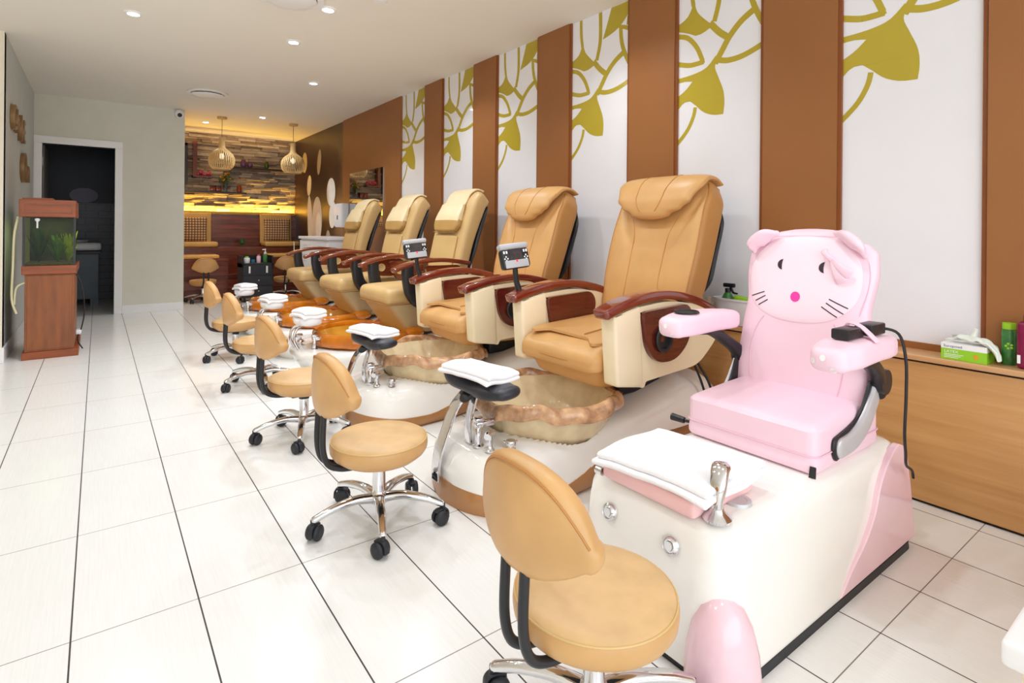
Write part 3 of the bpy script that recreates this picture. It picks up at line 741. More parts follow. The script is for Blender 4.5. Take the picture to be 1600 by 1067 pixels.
    for sx in (-1, 1):
        for dx, dz, w, h in ((-0.007, 0.018, 0.005, 0.008), (0.007, 0.018, 0.005, 0.008), (0, 0.002, 0.004, 0.004), (0, -0.012, 0.004, 0.004), (-0.008, -0.005, 0.004, 0.004), (0.008, -0.005, 0.004, 0.004)):
            cx_ = sx * 0.056 + dx; bm = NB(); box(bm, cx_ - w * 0.8, cx_ + w * 0.8, -0.0145, -0.01, dz - h * 0.6, dz + h * 0.6); place(bm); link_mesh('remote_button', bm, M['paint_white'], rh, False)
    bm = NB(); box(bm, -0.005, 0.005, -0.0175, -0.012, -0.021, -0.012, bev=0.002); place(bm); link_mesh('power_button', bm, M['red'], rc)
    return c
GA = 'tan leather pedicure chairs'
CA1 = build_chair_a('tan leather massage pedicure chair nearest the pink cat chair, mahogany arms and rose-brown basin', GA)
CA2 = copy_tree(CA1); CA2.location.y = YA + 1.09
CA2['label'] = 'tan leather massage pedicure chair between the nearer tan one and the khaki ones, rose-brown basin'

# ------------------------------------------------------------------ pedicure chairs, type B (khaki leather, amber basin)
YB_ = 4.0
def build_chair_b(label, group):
    y0 = YB_
    c = thing('pedicure_chair', label, 'pedicure chair', (1.85, y0, 0), group)
    hwf = lambda x: max(0.02, 0.40 * (max(0.0, 1 - max(0.0, (1.5 - x) / 0.42) ** 2.4)) ** 0.5 * (1 - 0.25 * smoothstep(1.75, 2.2, x)))
    bm = NB(); rings = []
    ztb = smooth_tab([(1.08, 0.15), (1.1, 0.215), (1.15, 0.24), (1.5, 0.245), (1.9, 0.26), (2.2, 0.31), (2.5, 0.33), (2.58, 0.25)], 0.012)
    for x in stations_body(1.082, 2.6, 84):
        w, b = hwf(x), ztb(x)
        prof = [(0.80, 0.0), (0.84, 0.03), (0.90, 0.11), (0.97, 0.17), (1.0, b - 0.045), (1.0, b - 0.025), (0.985, b - 0.008), (0.95, b)] + [(q / 60, b) for q in range(54, 0, -2)]
        ring = []
        full = prof + [(-q, z) for q, z in reversed(prof)]
        for q, z in full:
            yy = w * q; z = min(z, bowl_lim(math.hypot((x - 1.585) / 0.345, yy / 0.37), 0.325, 0.17))
            xs = x + (0.14 * (1 - z / 0.2) * (1.5 - x) / 0.42 if x < 1.5 and z < 0.2 else 0)
            ring.append(V((xs, y0 + yy, z)))
        rings.append(ring)
    loft(bm, rings, True); link_mesh('foot_bath_base', bm, M['white_shell'], c)
    b1, b2 = NB(), NB(); basin(b1, b2, 1.585, y0, 0.345, 0.37, 0.325, 0.17, 0.012, 1.25)
    bs = link_mesh('basin', b1, M['basin_amber'], c); link_mesh('basin_rim', b2, M['rim_amber'], bs)
    for s in (-1, 1):
        bm = NB(); disc_blob(bm, (1.87, y0 + s * 0.27, 0.318), 0.055, 16, (1.7, 0.85, 0.75))
        link_mesh('basin_scroll', bm, M['rim_amber'], bs)
    bm = NB(); spray_tap(bm, (1.2, y0 + 0.22, 0.238), 0.06); link_mesh('tap', bm, M['chrome'], c)
    bm = NB(); knob_tap(bm, (1.175, y0 + 0.12, 0.236)); link_mesh('tap_knob', bm, M['chrome'], c)
    bm = NB(); spout_tap(bm, (1.21, y0 - 0.09, 0.238), 0.075); link_mesh('spout', bm, M['chrome'], c)
    bm = NB()
    for s in (-1, 1): tube(bm, [(1.13, y0 + 0.06 + s * 0.05, 0.232), (1.1, y0 + 0.06 + s * 0.05, 0.3), (1.12, y0 + 0.06 + s * 0.045, 0.37), (1.19, y0 + 0.06 + s * 0.03, 0.395)], 0.009, 10)
    link_mesh('footrest_bracket', bm, M['chrome'], c)
    bm = NB(); Slab([(1.2, y0 - 0.05, 0.428), (1.2, y0 + 0.05, 0.42), (1.2, y0 + 0.15, 0.428)], [(0, 0.075), (0.5, 0.088), (1, 0.075)], 0.034, (1, 0, 0), 14, 2.6).build(bm, 24, (0.035, 0.035)); link_mesh('footrest_pad', bm, M['whiteplastic'], c)
    # seat
    bm = NB()
    def sf(p):
        t = (p.x - 1.66) / 0.6
        if p.z > y0 * 0 + 0.58: p.z += 0.018 * t + 0.012 * (1 - ((p.y - y0) / 0.28) ** 2) * smoothstep(0, 0.2, t)
        return p
    rbox(bm, (1.985, y0, 0.578), (0.65, 0.55, 0.125), (0.045, 0.05, 0.05), 12, fn=sf); st = link_mesh('seat', bm, M['khaki'], c)
    bm = NB()
    for z in (0.53,): tube(bm, [(2.2, y0 - 0.276, z), (1.75, y0 - 0.276, z), (1.678, y0 - 0.25, z), (1.66, y0 - 0.2, z), (1.659, y0, z), (1.66, y0 + 0.2, z), (1.678, y0 + 0.25, z), (1.75, y0 + 0.276, z), (2.2, y0 + 0.276, z)], 0.004, 6)
    link_mesh('piping', bm, M['khaki_dark'], st)
    bm = NB()
    def kf(p):
        k = (0.54 - p.z) / 0.24; p.x += 0.17 * k * (1 - smoothstep(1.7, 2.3, p.x)); p.y = y0 + (p.y - y0) * (1 - 0.06 * k); return p
    rbox(bm, (1.99, y0, 0.425), (0.62, 0.52, 0.25), (0.04, 0.04, 0.02), 10, fn=kf); link_mesh('seat_skirt', bm, M['khaki_skirt'], c)
    # back
    sb = Slab([(2.27, y0, 0.6), (2.31, y0, 0.78), (2.36, y0, 0.98), (2.41, y0, 1.13), (2.445, y0, 1.22), (2.475, y0, 1.285), (2.515, y0, 1.325)], [(0, 0.235), (0.2, 0.255), (0.7, 0.262), (1, 0.25)], [(0, 0.06), (0.6, 0.075), (0.85, 0.078), (1, 0.078)], (0, 1, 0), 40, 4.5)
    bm = NB(); sb.build(bm, 40, (0.03, 0.07))
    bk = link_mesh('backrest', bm, M['khaki'], c)
    sd = 1 if sb.surf(0.5, 0, 1).x < sb.surf(0.5, 0, -1).x else -1
    tz = lambda z: min(range(sb.n + 1), key=lambda i: abs(sb.P[i].z - z)) / sb.n
    cp = Slab([sb.surf(t, 0, sd, 0.004) for t in (tz(0.66), tz(0.76), tz(0.86), tz(0.94), tz(1.0))], [(0, 0.19), (1, 0.185)], 0.014, (0, 1, 0), 18, 3.5); bm = NB(); cp.build(bm, 20, (0.02, 0.02)); link_mesh('lumbar_panel', bm, M['khaki'], bk)
    pp = [sb.surf(t, 0, sd, 0.02) for t in (tz(1.04), tz(1.09), tz(1.14), tz(1.195), tz(1.245))]
    hp = Slab(pp, [(0, 0.17), (0.2, 0.19), (1, 0.175)], [(0, 0.03), (0.4, 0.042), (1, 0.022)], (0, 1, 0), 20, 3.6); bm = NB(); hp.build(bm, 26, (0.022, 0.02))
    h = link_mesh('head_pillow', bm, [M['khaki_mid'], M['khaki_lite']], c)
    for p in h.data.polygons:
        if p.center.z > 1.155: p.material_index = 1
    bm = NB(); n_ = 24
    for s in (-1, 1): tube(bm, [hp.surf(0.02 + k * 0.08, s * 0.97, 1 if hp.surf(0.5, 0, 1).x < hp.surf(0.5, 0, -1).x else -1, -0.01) for k in range(13)], 0.004, 6)
    tube(bm, [hp.pt(0.0, PI * 0.5 * 0 + a, 1, shift=-0.02) for a in (0.0, )] + [V((pp[0].x - 0.022, y0 + 0.165 - 0.033 * k, pp[0].z - 0.018)) for k in range(11)], 0.004, 6)
    link_mesh('piping', bm, M['khaki_dark'], h)
    sp = Slab([sb.surf(tz(1.235), 0, sd, 0.012), V((2.395, y0, 1.31)), V((2.435, y0, 1.375)), V((2.50, y0, 1.408)), V((2.56, y0, 1.395))], [(0, 0.165), (1, 0.165)], 0.012, (0, 1, 0), 20, 4); bm = NB(); sp.build(bm, 20, (0.01, 0.01)); link_mesh('head_strap', bm, M['khaki_lite'], c)
    sh = Slab([p + V((0.085, 0, 0)) for p in (sb.P[i] for i in range(3, 36, 4))], [(0, 0.2), (0.3, 0.25), (0.8, 0.25), (1, 0.2)], [(0, 0.02), (0.5, 0.034), (1, 0.012)], (0, 1, 0), 26, 3); bm = NB(); sh.build(bm, 22, (0.05, 0.03)); link_mesh('back_shell', bm, M['black'], c)
    bm = NB(); rbox(bm, (2.3, y0, 0.42), (0.3, 0.36, 0.2), 0.02, 3); link_mesh('seat_mount', bm, M['black'], c)
    for s in (-1, 1):
        y = y0 + s * 0.315
        bm = NB(); Slab([(1.69, y, 0.782), (1.78, y, 0.815), (1.92, y, 0.845), (2.07, y, 0.85), (2.2, y, 0.838), (2.31, y, 0.82)], [(0, 0.036), (0.5, 0.046), (1, 0.036)], 0.017, (0, 1, 0), 26, 5).build(bm, 22, (0.012, 0.012)); link_mesh('armrest', bm, M['armwoodb'], c)
        bm = NB(); Slab([(1.80, y, 0.808), (1.805, y, 0.72), (1.83, y, 0.62), (1.89, y, 0.55), (1.98, y, 0.525), (2.1, y, 0.535), (2.25, y, 0.6), (2.34, y, 0.7)], 0.036, [(0, 0.042), (0.4, 0.048), (1, 0.04)], (0, 1, 0), 30, 3.5).build(bm, 20, (0.005, 0.02)); br = link_mesh('arm_support', bm, M['black'], c)
        bm = NB(); pl = pathround([(1.93, 0.81), (2.24, 0.81), (2.26, 0.72), (2.15, 0.655), (2.0, 0.66)], 0.04); prism(bm, pl, xz(y - 0.012), xz(y + 0.012)); sp_ = link_mesh('side_inlay', bm, M['armwoodb'], br)
        for f in (-1, 1):
            bm = NB(); lathe(bm, [(0.004, 0.004), (0.03, 0.004), (0.033, 0.006), (0.036, 0.0)], (0, 0, 0), 20, 'Y')
            for v in bm.verts: v.co = V((v.co.x + 2.03, y + f * (0.012 + v.co.y), v.co.z + 0.735))
            link_mesh('cup_ring', bm, M['birch'], sp_)
    return c
GB = 'khaki leather pedicure chairs'
CB1 = build_chair_b('khaki leather pedicure chair with black arm supports and amber basin, next to the tan chairs', GB)
for yy, lb in ((5.0, 'khaki leather pedicure chair with amber basin, the middle one of the three'), (6.13, 'khaki leather pedicure chair with amber basin, farthest from the pink chair, by the white drawers')):
    k = copy_tree(CB1); k.location.y = yy; k['label'] = lb
# ------------------------------------------------------------------ pink cat pedicure chair
PY = 0.985
pk = thing('kids_pedicure_chair', 'pink vinyl cat-face pedicure chair for children on a white foot bath base', 'pedicure chair', (1.72, PY, 0))
def rrect(x0, x1, y0, y1, r, z, k=8):
    out = []
    for cx, cy, a0 in ((x1 - r[1], y1 - r[1], 0), (x0 + r[0], y1 - r[0], PI / 2), (x0 + r[0], y0 + r[0], PI), (x1 - r[1], y0 + r[1], 3 * PI / 2)):
        rr = r[1] if cx > (x0 + x1) / 2 else r[0]
        for i in range(k + 1):
            a = a0 + PI / 2 * i / k; out.append(V((cx + rr * math.cos(a), cy + rr * math.sin(a), z)))
    return out
bm = NB(); rings = []
for z, ins, fx in ((0.022, 0.0, 0), (0.1, 0.004, 0.006), (0.2, 0.010, 0.016), (0.28, 0.016, 0.026), (0.325, 0.021, 0.034), (0.35, 0.03, 0.043), (0.363, 0.045, 0.058), (0.368, 0.07, 0.085), (0.368, 0.12, 0.13)):
    rings.append(rrect(1.15 + fx, 2.275 - ins, PY - 0.268 + ins, PY + 0.268 - ins, (0.1 - ins * 0.3, 0.06), z))
loft(bm, rings, True)
link_mesh('foot_bath_base', bm, M['white_shell'], pk)
bm = NB(); loft(bm, [rrect(1.16, 2.29, PY - 0.272, PY + 0.272, (0.1, 0.06), 0.0), rrect(1.155, 2.285, PY - 0.271, PY + 0.271, (0.1, 0.06), 0.024)], True); link_mesh('rubber_skirt', bm, M['rubber'], pk)
for s in (-1, 1):
    bm = NB(); pl = cat2([(1.72, 0.026), (1.79, 0.085), (1.88, 0.14), (1.955, 0.205), (2.0, 0.27), (2.06, 0.32), (2.14, 0.352), (2.2, 0.362)], 28) + [(2.262, 0.34), (2.285, 0.2), (2.30, 0.026)]
    e = lambda u, z: 0.268 - 0.05 * z + 0.03 * smoothstep(0.3, 0.02, z) * 0
    prism(bm, pl, lambda u, z: V((u, PY + s * (0.25 - 0.05 * z), z)), lambda u, z: V((u, PY + s * (0.272 - 0.052 * z + 0.012 * math.sin(min(1, (u - 1.71) / 0.5) * PI)), z)))
    w = link_mesh('side_wing', bm, M['pink_shell'], pk); md = w.modifiers.new('soft_edge', 'BEVEL'); md.width = 0.008; md.segments = 3; md.limit_method = 'ANGLE'; md.angle_limit = math.radians(55)
    bm = NB(); lathe(bm, [(0.088, 0.0), (0.088, 0.03), (0.083, 0.09), (0.07, 0.145), (0.05, 0.185), (0.026, 0.205), (0.004, 0.211)], (1.205, PY + s * 0.222, 0), 30); link_mesh('front_foot', bm, M['pink_shell'], pk)
    bm = NB(); button_disc(bm, (1.174, PY + s * 0.105 + 0.01, 0.282), (-1, 0, 0.14), 0.025); link_mesh('push_button', bm, M['chrome'], pk)
# foot pad, tap, dial
bm = NB(); rbox(bm, (1.31, PY - 0.005, 0.392), (0.27, 0.31, 0.046), 0.012, 4); link_mesh('footrest_pad', bm, M['pink_pad'], pk)
bm = NB(); tube(bm, [(1.182, PY + 0.15, 0.38), (1.182, PY + 0.175, 0.38)], 0.012, 12); tube(bm, [(1.2, PY - 0.14, 0.372), (1.2, PY + 0.12, 0.372)], 0.006, 8); link_mesh('pad_hinge', bm, M['chrome'], pk)
bm = NB(); c0 = V((1.235, PY - 0.185, 0.368))
lathe(bm, [(0.003, 0), (0.034, 0), (0.036, 0.006), (0.028, 0.014), (0.02, 0.02), (0.016, 0.03)], c0, 20)
Slab([c0 + V((0, 0, 0.02)), c0 + V((-0.004, 0, 0.05)), c0 + V((0.004, 0, 0.085)), c0 + V((0.03, 0.01, 0.115)), c0 + V((0.062, 0.02, 0.112))], [(0, 0.015), (0.5, 0.022), (0.8, 0.024), (1, 0.014)], [(0, 0.013), (0.5, 0.016), (1, 0.01)], (0, 1, 0), 20, 2.4).build(bm, 18, (0.004, 0.012))
link_mesh('tap', bm, M['chrome'], pk)
bm = NB(); lathe(bm, [(0.003, 0.006), (0.022, 0.006), (0.024, 0.008), (0.034, 0.008), (0.036, 0.0)], (1.36, PY - 0.165, 0.368), 26); link_mesh('drain_dial', bm, M['steel'], pk)
# seat
bm = NB()
def pf(p):
    u = (p.x - 1.9) / 0.24; w = (p.y - PY) / 0.22
    if p.z > 0.5: p.z += 0.012 * (1 - u * u) * (1 - w * w) + 0.012 * u
    if p.z < 0.42: p.x += (0.42 - p.z) * (-0.12 if p.x < 1.9 else 0); p.y += (0.42 - p.z) * 0.1 * (1 if w > 0 else -1) * min(1, abs(w) * 2)
    return p
rbox(bm, (1.895, PY, 0.445), (0.45, 0.44, 0.152), (0.03, 0.03, 0.026), 10, fn=pf); st = link_mesh('seat', bm, M['pink'], pk)
bm = NB(); ring = rrect(1.667, 2.123, PY - 0.223, PY + 0.223, (0.03, 0.03), 0.425, 5); tube(bm, ring + [ring[0]], 0.0022, 6, raw=True)
a = 0.8; ring = [V((1.87 + 0.15 * spow(math.cos(t), .7), PY + 0.16 * spow(math.sin(t), .7), 0.529 + 0.002)) for t in [2 * PI * i / 40 for i in range(41)]]
link_mesh('seam', bm, M['pink_seam'], st)
bm = NB(); prism(bm, [(0.0, 0.369), (0.009, 0.369), (0.007, 0.40), (0.002, 0.402)], lambda u, z: V((1.667 - (0.42 - z) * 0.12, PY - 0.205 - u, z)), lambda u, z: V((1.67 - (0.42 - z) * 0.12, PY - 0.222 - u * 0.3, z))); link_mesh('corner_slit', bm, M['black'], st)
bm = NB(); tube(bm, [(1.71, PY + 0.2, 0.40), (1.70, PY + 0.25, 0.40)], 0.006, 8, 3); tube(bm, [(1.70, PY + 0.25, 0.40), (1.694, PY + 0.3, 0.402)], [(0, 0.011), (1, 0.013)], 10, 4); link_mesh('tilt_lever', bm, M['black'], pk)
# back
BYC = 0.998
pb = Slab([(2.02, BYC, 0.47), (2.045, BYC, 0.6), (2.075, BYC, 0.74), (2.10, BYC, 0.86), (2.125, BYC, 0.98), (2.14, BYC, 1.045)], [(0, 0.232), (0.12, 0.236), (0.35, 0.226), (0.52, 0.217), (0.72, 0.231), (0.86, 0.226), (0.94, 0.205), (1, 0.17)], [(0, 0.045), (0.5, 0.052), (1, 0.042)], (0, 1, 0), 44, 3.1)
bm = NB(); pb.build(bm, 44, (0.02, 0.05)); bmc = bm.copy(); tree = BVHTree.FromBMesh(bmc); bk = link_mesh('backrest', bm, M['pink'], pk)
def hit(y, z, off=0.0, tr=None):
    r = (tr or tree).ray_cast(V((1.5, y, z)), V((1, 0, 0)))
    x = r[0].x if r[0] is not None else 2.08
    return V((x - off, y, z))
bm = NB(); FC = (1.003, 0.912); rings = []
for q in (1.0, 0.985, 0.95, 0.88, 0.75, 0.55, 0.3, 0.02):
    h = 0.0 if q == 1.0 else 0.010 * (1 - q ** 5) ** 0.5
    rings.append([hit(FC[0] + 0.203 * q * spow(math.cos(t), 0.85), FC[1] + 0.157 * q * spow(math.sin(t), 0.82), h - (0.006 if q == 1.0 else 0)) for t in [2 * PI * i / 56 for i in range(56)]])
loft(bm, rings, True); bmc2 = bm.copy(); tree2 = BVHTree.FromBMesh(bmc2); fp = link_mesh('face_pad', bm, M['pink_lite'], bk)
def patch(name, poly, m, off=0.0012, parent=fp, mid=True):
    bm = NB(); cy = sum(p[0] for p in poly) / len(poly); cz = sum(p[1] for p in poly) / len(poly)
    vs = [bm.verts.new(hit(y, z, off, tree2)) for y, z in poly]
    for t in tessellate_polygon([[V((p[0], p[1], 0)) for p in poly]]): bm.faces.new([vs[i] for i in t])
    return link_mesh(name, bm, m, parent, False)
def crescent(y, z, h, w):
    o = [(y + w * math.sin(t), z - h * math.cos(t)) for t in [PI * i / 12 for i in range(13)]]
    return o + [(y + w * 0.2 * math.sin(t), z - h * math.cos(t)) for t in [PI * (12 - i) / 12 for i in range(1, 12)]]
patch('eye', crescent(1.068, 0.961, 0.0195, 0.021), M['ink']); patch('eye', crescent(0.918, 0.957, 0.0195, 0.021), M['ink'])
patch('nose', [(1.008 + 0.0175 * math.cos(t), 0.847 + 0.0185 * math.sin(t)) for t in [2 * PI * i / 20 for i in range(20)]], M['magenta'])
def whisker(a, b, w=0.0019):
    d = V((b[0] - a[0], b[1] - a[1], 0)); n = V((-d.y, d.x, 0)).normalized() * w; k = 5
    p = [(a[0] + d.x * i / k + n.x, a[1] + d.y * i / k + n.y) for i in range(k + 1)] + [(a[0] + d.x * i / k - n.x, a[1] + d.y * i / k - n.y) for i in range(k, -1, -1)]
    patch('whisker', p, M['ink'])
for a, b in (((1.184, 0.833), (1.127, 0.855)), ((1.174, 0.81), (1.121, 0.841)), ((1.158, 0.796), (1.11, 0.827)), ((0.893, 0.85), (0.833, 0.823)), ((0.901, 0.836), (0.846, 0.803)), ((0.915, 0.822), (0.864, 0.79))): whisker(a, b)
bm = NB()
for s in (-1, 1):
    tube(bm, [hit(BYC + s * u, z, 0.0) for u, z in ((0.125, 0.765), (0.15, 0.72), (0.165, 0.65), (0.163, 0.58), (0.155, 0.53))], 0.0022, 6)
    tube(bm, [hit(BYC + s * u, z, 0.0) for u, z in ((0.196, 0.80), (0.212, 0.88), (0.214, 0.95), (0.19, 1.03))], 0.002, 6)
tube(bm, [hit(BYC + u, 1.068 - 0.25 * u * u, 0.0) for u in (-0.13, -0.07, 0, 0.07, 0.13)], 0.002, 6)
link_mesh('seam', bm, M['pink_seam'], bk)
for s, p in ((1, [(1.105, 1.076), (1.145, 1.066), (1.182, 1.036), (1.194, 1.006)]), (-1, [(0.89, 1.078), (0.85, 1.064), (0.815, 1.034), (0.80, 1.004)])):
    bm = NB(); P = [V((2.085 - 0.012 * i * (3 - i) / 2, y, z)) for i, (y, z) in enumerate(p)]
    Slab(P, [(0, 0.012), (0.35, 0.034), (0.7, 0.036), (1, 0.01)], [(0, 0.01), (0.5, 0.02), (1, 0.008)], (-1, 0, 0.75), 18, 2.4).build(bm, 18, (0.01, 0.012)); link_mesh('ear', bm, M['pink'], bk)
bm = NB()
K = hit(0.893, 0.985, 0.012, tree2)
for tip, w in ((V((-0.004, 0.024, 0.03)), 0.013), (V((-0.012, -0.06, -0.044)), 0.02), (V((-0.008, -0.036, -0.072)), 0.02)):
    d = tip.normalized(); Wd = d.cross(V((1, 0, 0))).normalized()
    Slab([K, K + tip * 0.4 + V((-0.008, 0, 0)), K + tip * 0.75 + V((-0.01, 0, 0)), K + tip], [(0, 0.009), (0.5, w * 0.72), (1, w)], [(0, 0.006), (0.5, 0.009), (1, 0.008)], Wd, 14, 2.6).build(bm, 18, (0.003, 0.006))
disc_blob(bm, K, 0.009, 12, (0.8, 1, 1)); link_mesh('bow', bm, M['pink'], fp)
# arms
for s, yc, dz in ((-1, 0.715, 0.0), (1, 1.245, 0.012)):
    sl = Slab([(1.635, yc, 0.728 + dz), (1.72, yc, 0.734 + dz), (1.85, yc, 0.736 + dz), (1.98, yc, 0.73 + dz)], [(0, 0.05), (0.3, 0.064), (0.8, 0.06), (1, 0.05)], [(0, 0.036), (0.4, 0.04), (1, 0.036)], (0, 1, 0), 22, 3.6)
    bm = NB(); sl.build(bm, 30, (0.03, 0.03)); at = BVHTree.FromBMesh(bm.copy()); ar = link_mesh('armrest', bm, M['pink'], pk)
    bm = NB()
    for dy, z, r in ((0.012, 0.705, 0.017), (0.034, 0.722, 0.0085), (0.04, 0.7, 0.0085), (-0.02, 0.703, 0.0085), (0.004, 0.735, 0.009)):
        cen = None
        pts = []
        for i in range(16):
            t = 2 * PI * i / 16; h_ = at.ray_cast(V((1.4, yc + dy + r * math.cos(t) * 0.9, z + dz + r * math.sin(t))), V((1, 0, 0)))[0]
            if h_ is not None: pts.append(h_ + V((-0.001, 0, 0)))
        if len(pts) == 16: bm.faces.new([bm.verts.new(p) for p in pts])
    link_mesh('paw_print', bm, M['paint_white'], ar)
    bm = NB(); Slab([(1.78, yc, 0.70 + dz), (1.88, yc - s * 0.0, 0.688 + dz), (1.965, yc - s * 0.01, 0.655), (2.02, yc - s * 0.02, 0.615), (2.06, yc - s * 0.028, 0.56)], [(0, 0.03), (0.5, 0.024), (1, 0.022)], [(0, 0.012), (0.5, 0.02), (1, 0.03)], (0, 1, 0), 18, 3).build(bm, 16, (0.006, 0.01)); sp = link_mesh('arm_bracket', bm, M['black'], ar)
    bm = NB(); lathe(bm, [(0.003, -0.018), (0.04, -0.018), (0.042, 0.0), (0.04, 0.016), (0.003, 0.018)], (2.045, yc - s * 0.018, 0.60), 22, 'Y'); link_mesh('pivot_cap', bm, M['black'], sp)
    bm = NB(); Slab([(1.80, PY + s * 0.232, 0.43), (1.88, PY + s * 0.236, 0.44), (1.955, PY + s * 0.238, 0.475), (2.01, PY + s * 0.242, 0.54), (2.035, PY + s * 0.244, 0.585)], 0.009, [(0, 0.03), (0.5, 0.032), (1, 0.026)], (0, 1, 0), 20, 4).build(bm, 16, (0.02, 0.02)); link_mesh('hinge_arm', bm, M['steel'], pk)
    bm = NB(); Slab([(1.785, PY + s * 0.225, 0.428), (1.95, PY + s * 0.226, 0.468), (2.03, PY + s * 0.234, 0.58)], 0.006, [(0, 0.036), (1, 0.036)], (0, 1, 0), 14, 4).build(bm, 14, (0.02, 0.02)); link_mesh('hinge_cover', bm, M['black'], pk)
    if s > 0:
        bm = NB(); lathe(bm, [(0.004, -0.006), (0.034, -0.004), (0.037, 0.004), (0.043, 0.004), (0.046, -0.002)], (1.72, yc, 0.777 + dz), 26); link_mesh('cup_holder', bm, M['black'], ar)
tag(pk, pk['label'], 'pedicure chair')
# power adapter strapped to the arm, with its cable
bm = NB(); box(bm, 1.70, 1.80, 0.69, 0.74, 0.775, 0.805, bev=0.005); box(bm, 1.83, 1.93, 0.68, 0.73, 0.774, 0.808, bev=0.005); ps = thing('power_adapter', 'black power adapter strapped onto the right pink armrest with cable hanging down', 'power adapter', (1.8, 0.71, 0.775))
link_mesh('adapter_box', bm, M['black'], ps)
bm = NB(); Slab([(1.79, 0.65, 0.768), (1.795, 0.69, 0.802), (1.80, 0.715, 0.812), (1.83, 0.745, 0.806), (1.84, 0.775, 0.77)], 0.014, 0.003, (1, 0, 0), 14, 4).build(bm, 10, (0.001, 0.001)); link_mesh('strap', bm, M['pink'], ps)
bm = NB(); tube(bm, [(1.93, 0.70, 0.79), (1.985, 0.665, 0.77), (2.0, 0.65, 0.69), (2.005, 0.65, 0.58), (2.01, 0.655, 0.46), (2.06, 0.668, 0.385), (2.12, 0.685, 0.325), (2.2, 0.695, 0.285), (2.23, 0.70, 0.25)], 0.0045, 8); link_mesh('cable', bm, M['cable'], ps)

# ------------------------------------------------------------------ stools
sx = thing('technician_stool', 'tan round-seat stool on chrome star base, nearest the camera beside the pink cat chair', 'stool', (0, 0, 0), 'tan technician stools')
bm = NB(); prof = [(0.004, 0.232), (0.11, 0.234), (0.14, 0.242), (0.166, 0.262), (0.1745, 0.275), (0.1765, 0.29), (0.1755, 0.303), (0.172, 0.311), (0.165, 0.318), (0.15, 0.323), (0.1, 0.327), (0.004, 0.328)]
lathe(bm, prof, (0, 0, 0), 56); st = link_mesh('seat', bm, [M['stool'], M['stool_top']], sx)
for p in st.data.polygons:
    if p.normal.z > 0.6: p.material_index = 1
bm = NB(); tube(bm, [V((0.1725 * math.cos(t), 0.1725 * math.sin(t), 0.3115)) for t in [2 * PI * i / 48 for i in range(49)]], 0.0022, 6, raw=True); link_mesh('piping', bm, M['birch'], st)
bm = NB()
NS = 24; path = []; hw_ = []; 
for i in range(NS + 1):
    s = -1 + 2 * i / NS; ph = s * 0.6; top = 0.645 - 0.115 * abs(s) ** 2.4; bot = 0.428 + 0.05 * abs(s) ** 3.5
    path.append(V((0.06 - 0.262 * math.cos(ph), 0.262 * math.sin(ph), (top + bot) / 2))); hw_.append((i / NS, (top - bot) / 2))
Slab(path, hw_, [(0, 0.03), (0.5, 0.036), (1, 0.03)], (0.0, 0, 1), NS, 3.0, raw=True).build(bm, 30, (0.022, 0.022)); bk = link_mesh('backrest', bm, M['stool'], sx)
bm = NB(); loop = []
for i in range(NS + 1): loop.append(path[i] + V((-0.026 * math.cos((-1 + 2 * i / NS) * 0.6), -0.0 + 0.026 * math.sin((-1 + 2 * i / NS) * .6), hw_[i][1] * 0.93)))
tube(bm, loop, 0.0028, 6, raw=True); link_mesh('piping', bm, M['tan_dark'], bk)
for s in (-1, 1):
    bm = NB(); tube(bm, [(-0.08, s * 0.03, 0.236), (-0.15, s * 0.03, 0.243), (-0.198, s * 0.03, 0.268), (-0.217, s * 0.03, 0.325), (-0.216, s * 0.03, 0.42), (-0.21, s * 0.03, 0.5)], 0.0105, 12); link_mesh('back_bar', bm, M['black'], sx)
bm = NB(); lathe(bm, [(0.004, 0.075), (0.03, 0.075), (0.034, 0.085), (0.034, 0.105), (0.026, 0.112), (0.0235, 0.118), (0.0235, 0.2), (0.004, 0.2)], (0, 0, 0), 24); link_mesh('gas_column', bm, M['chrome'], sx)
bm = NB(); lathe(bm, [(0.004, 0.198), (0.026, 0.198), (0.026, 0.212), (0.018, 0.214), (0.018, 0.236), (0.004, 0.236)], (0, 0, 0), 20); box(bm, -0.08, 0.08, -0.06, 0.06, 0.222, 0.236, bev=0.004); link_mesh('seat_collar', bm, M['black'], sx)
LEGA = [178, 250, 322, 34, 106]
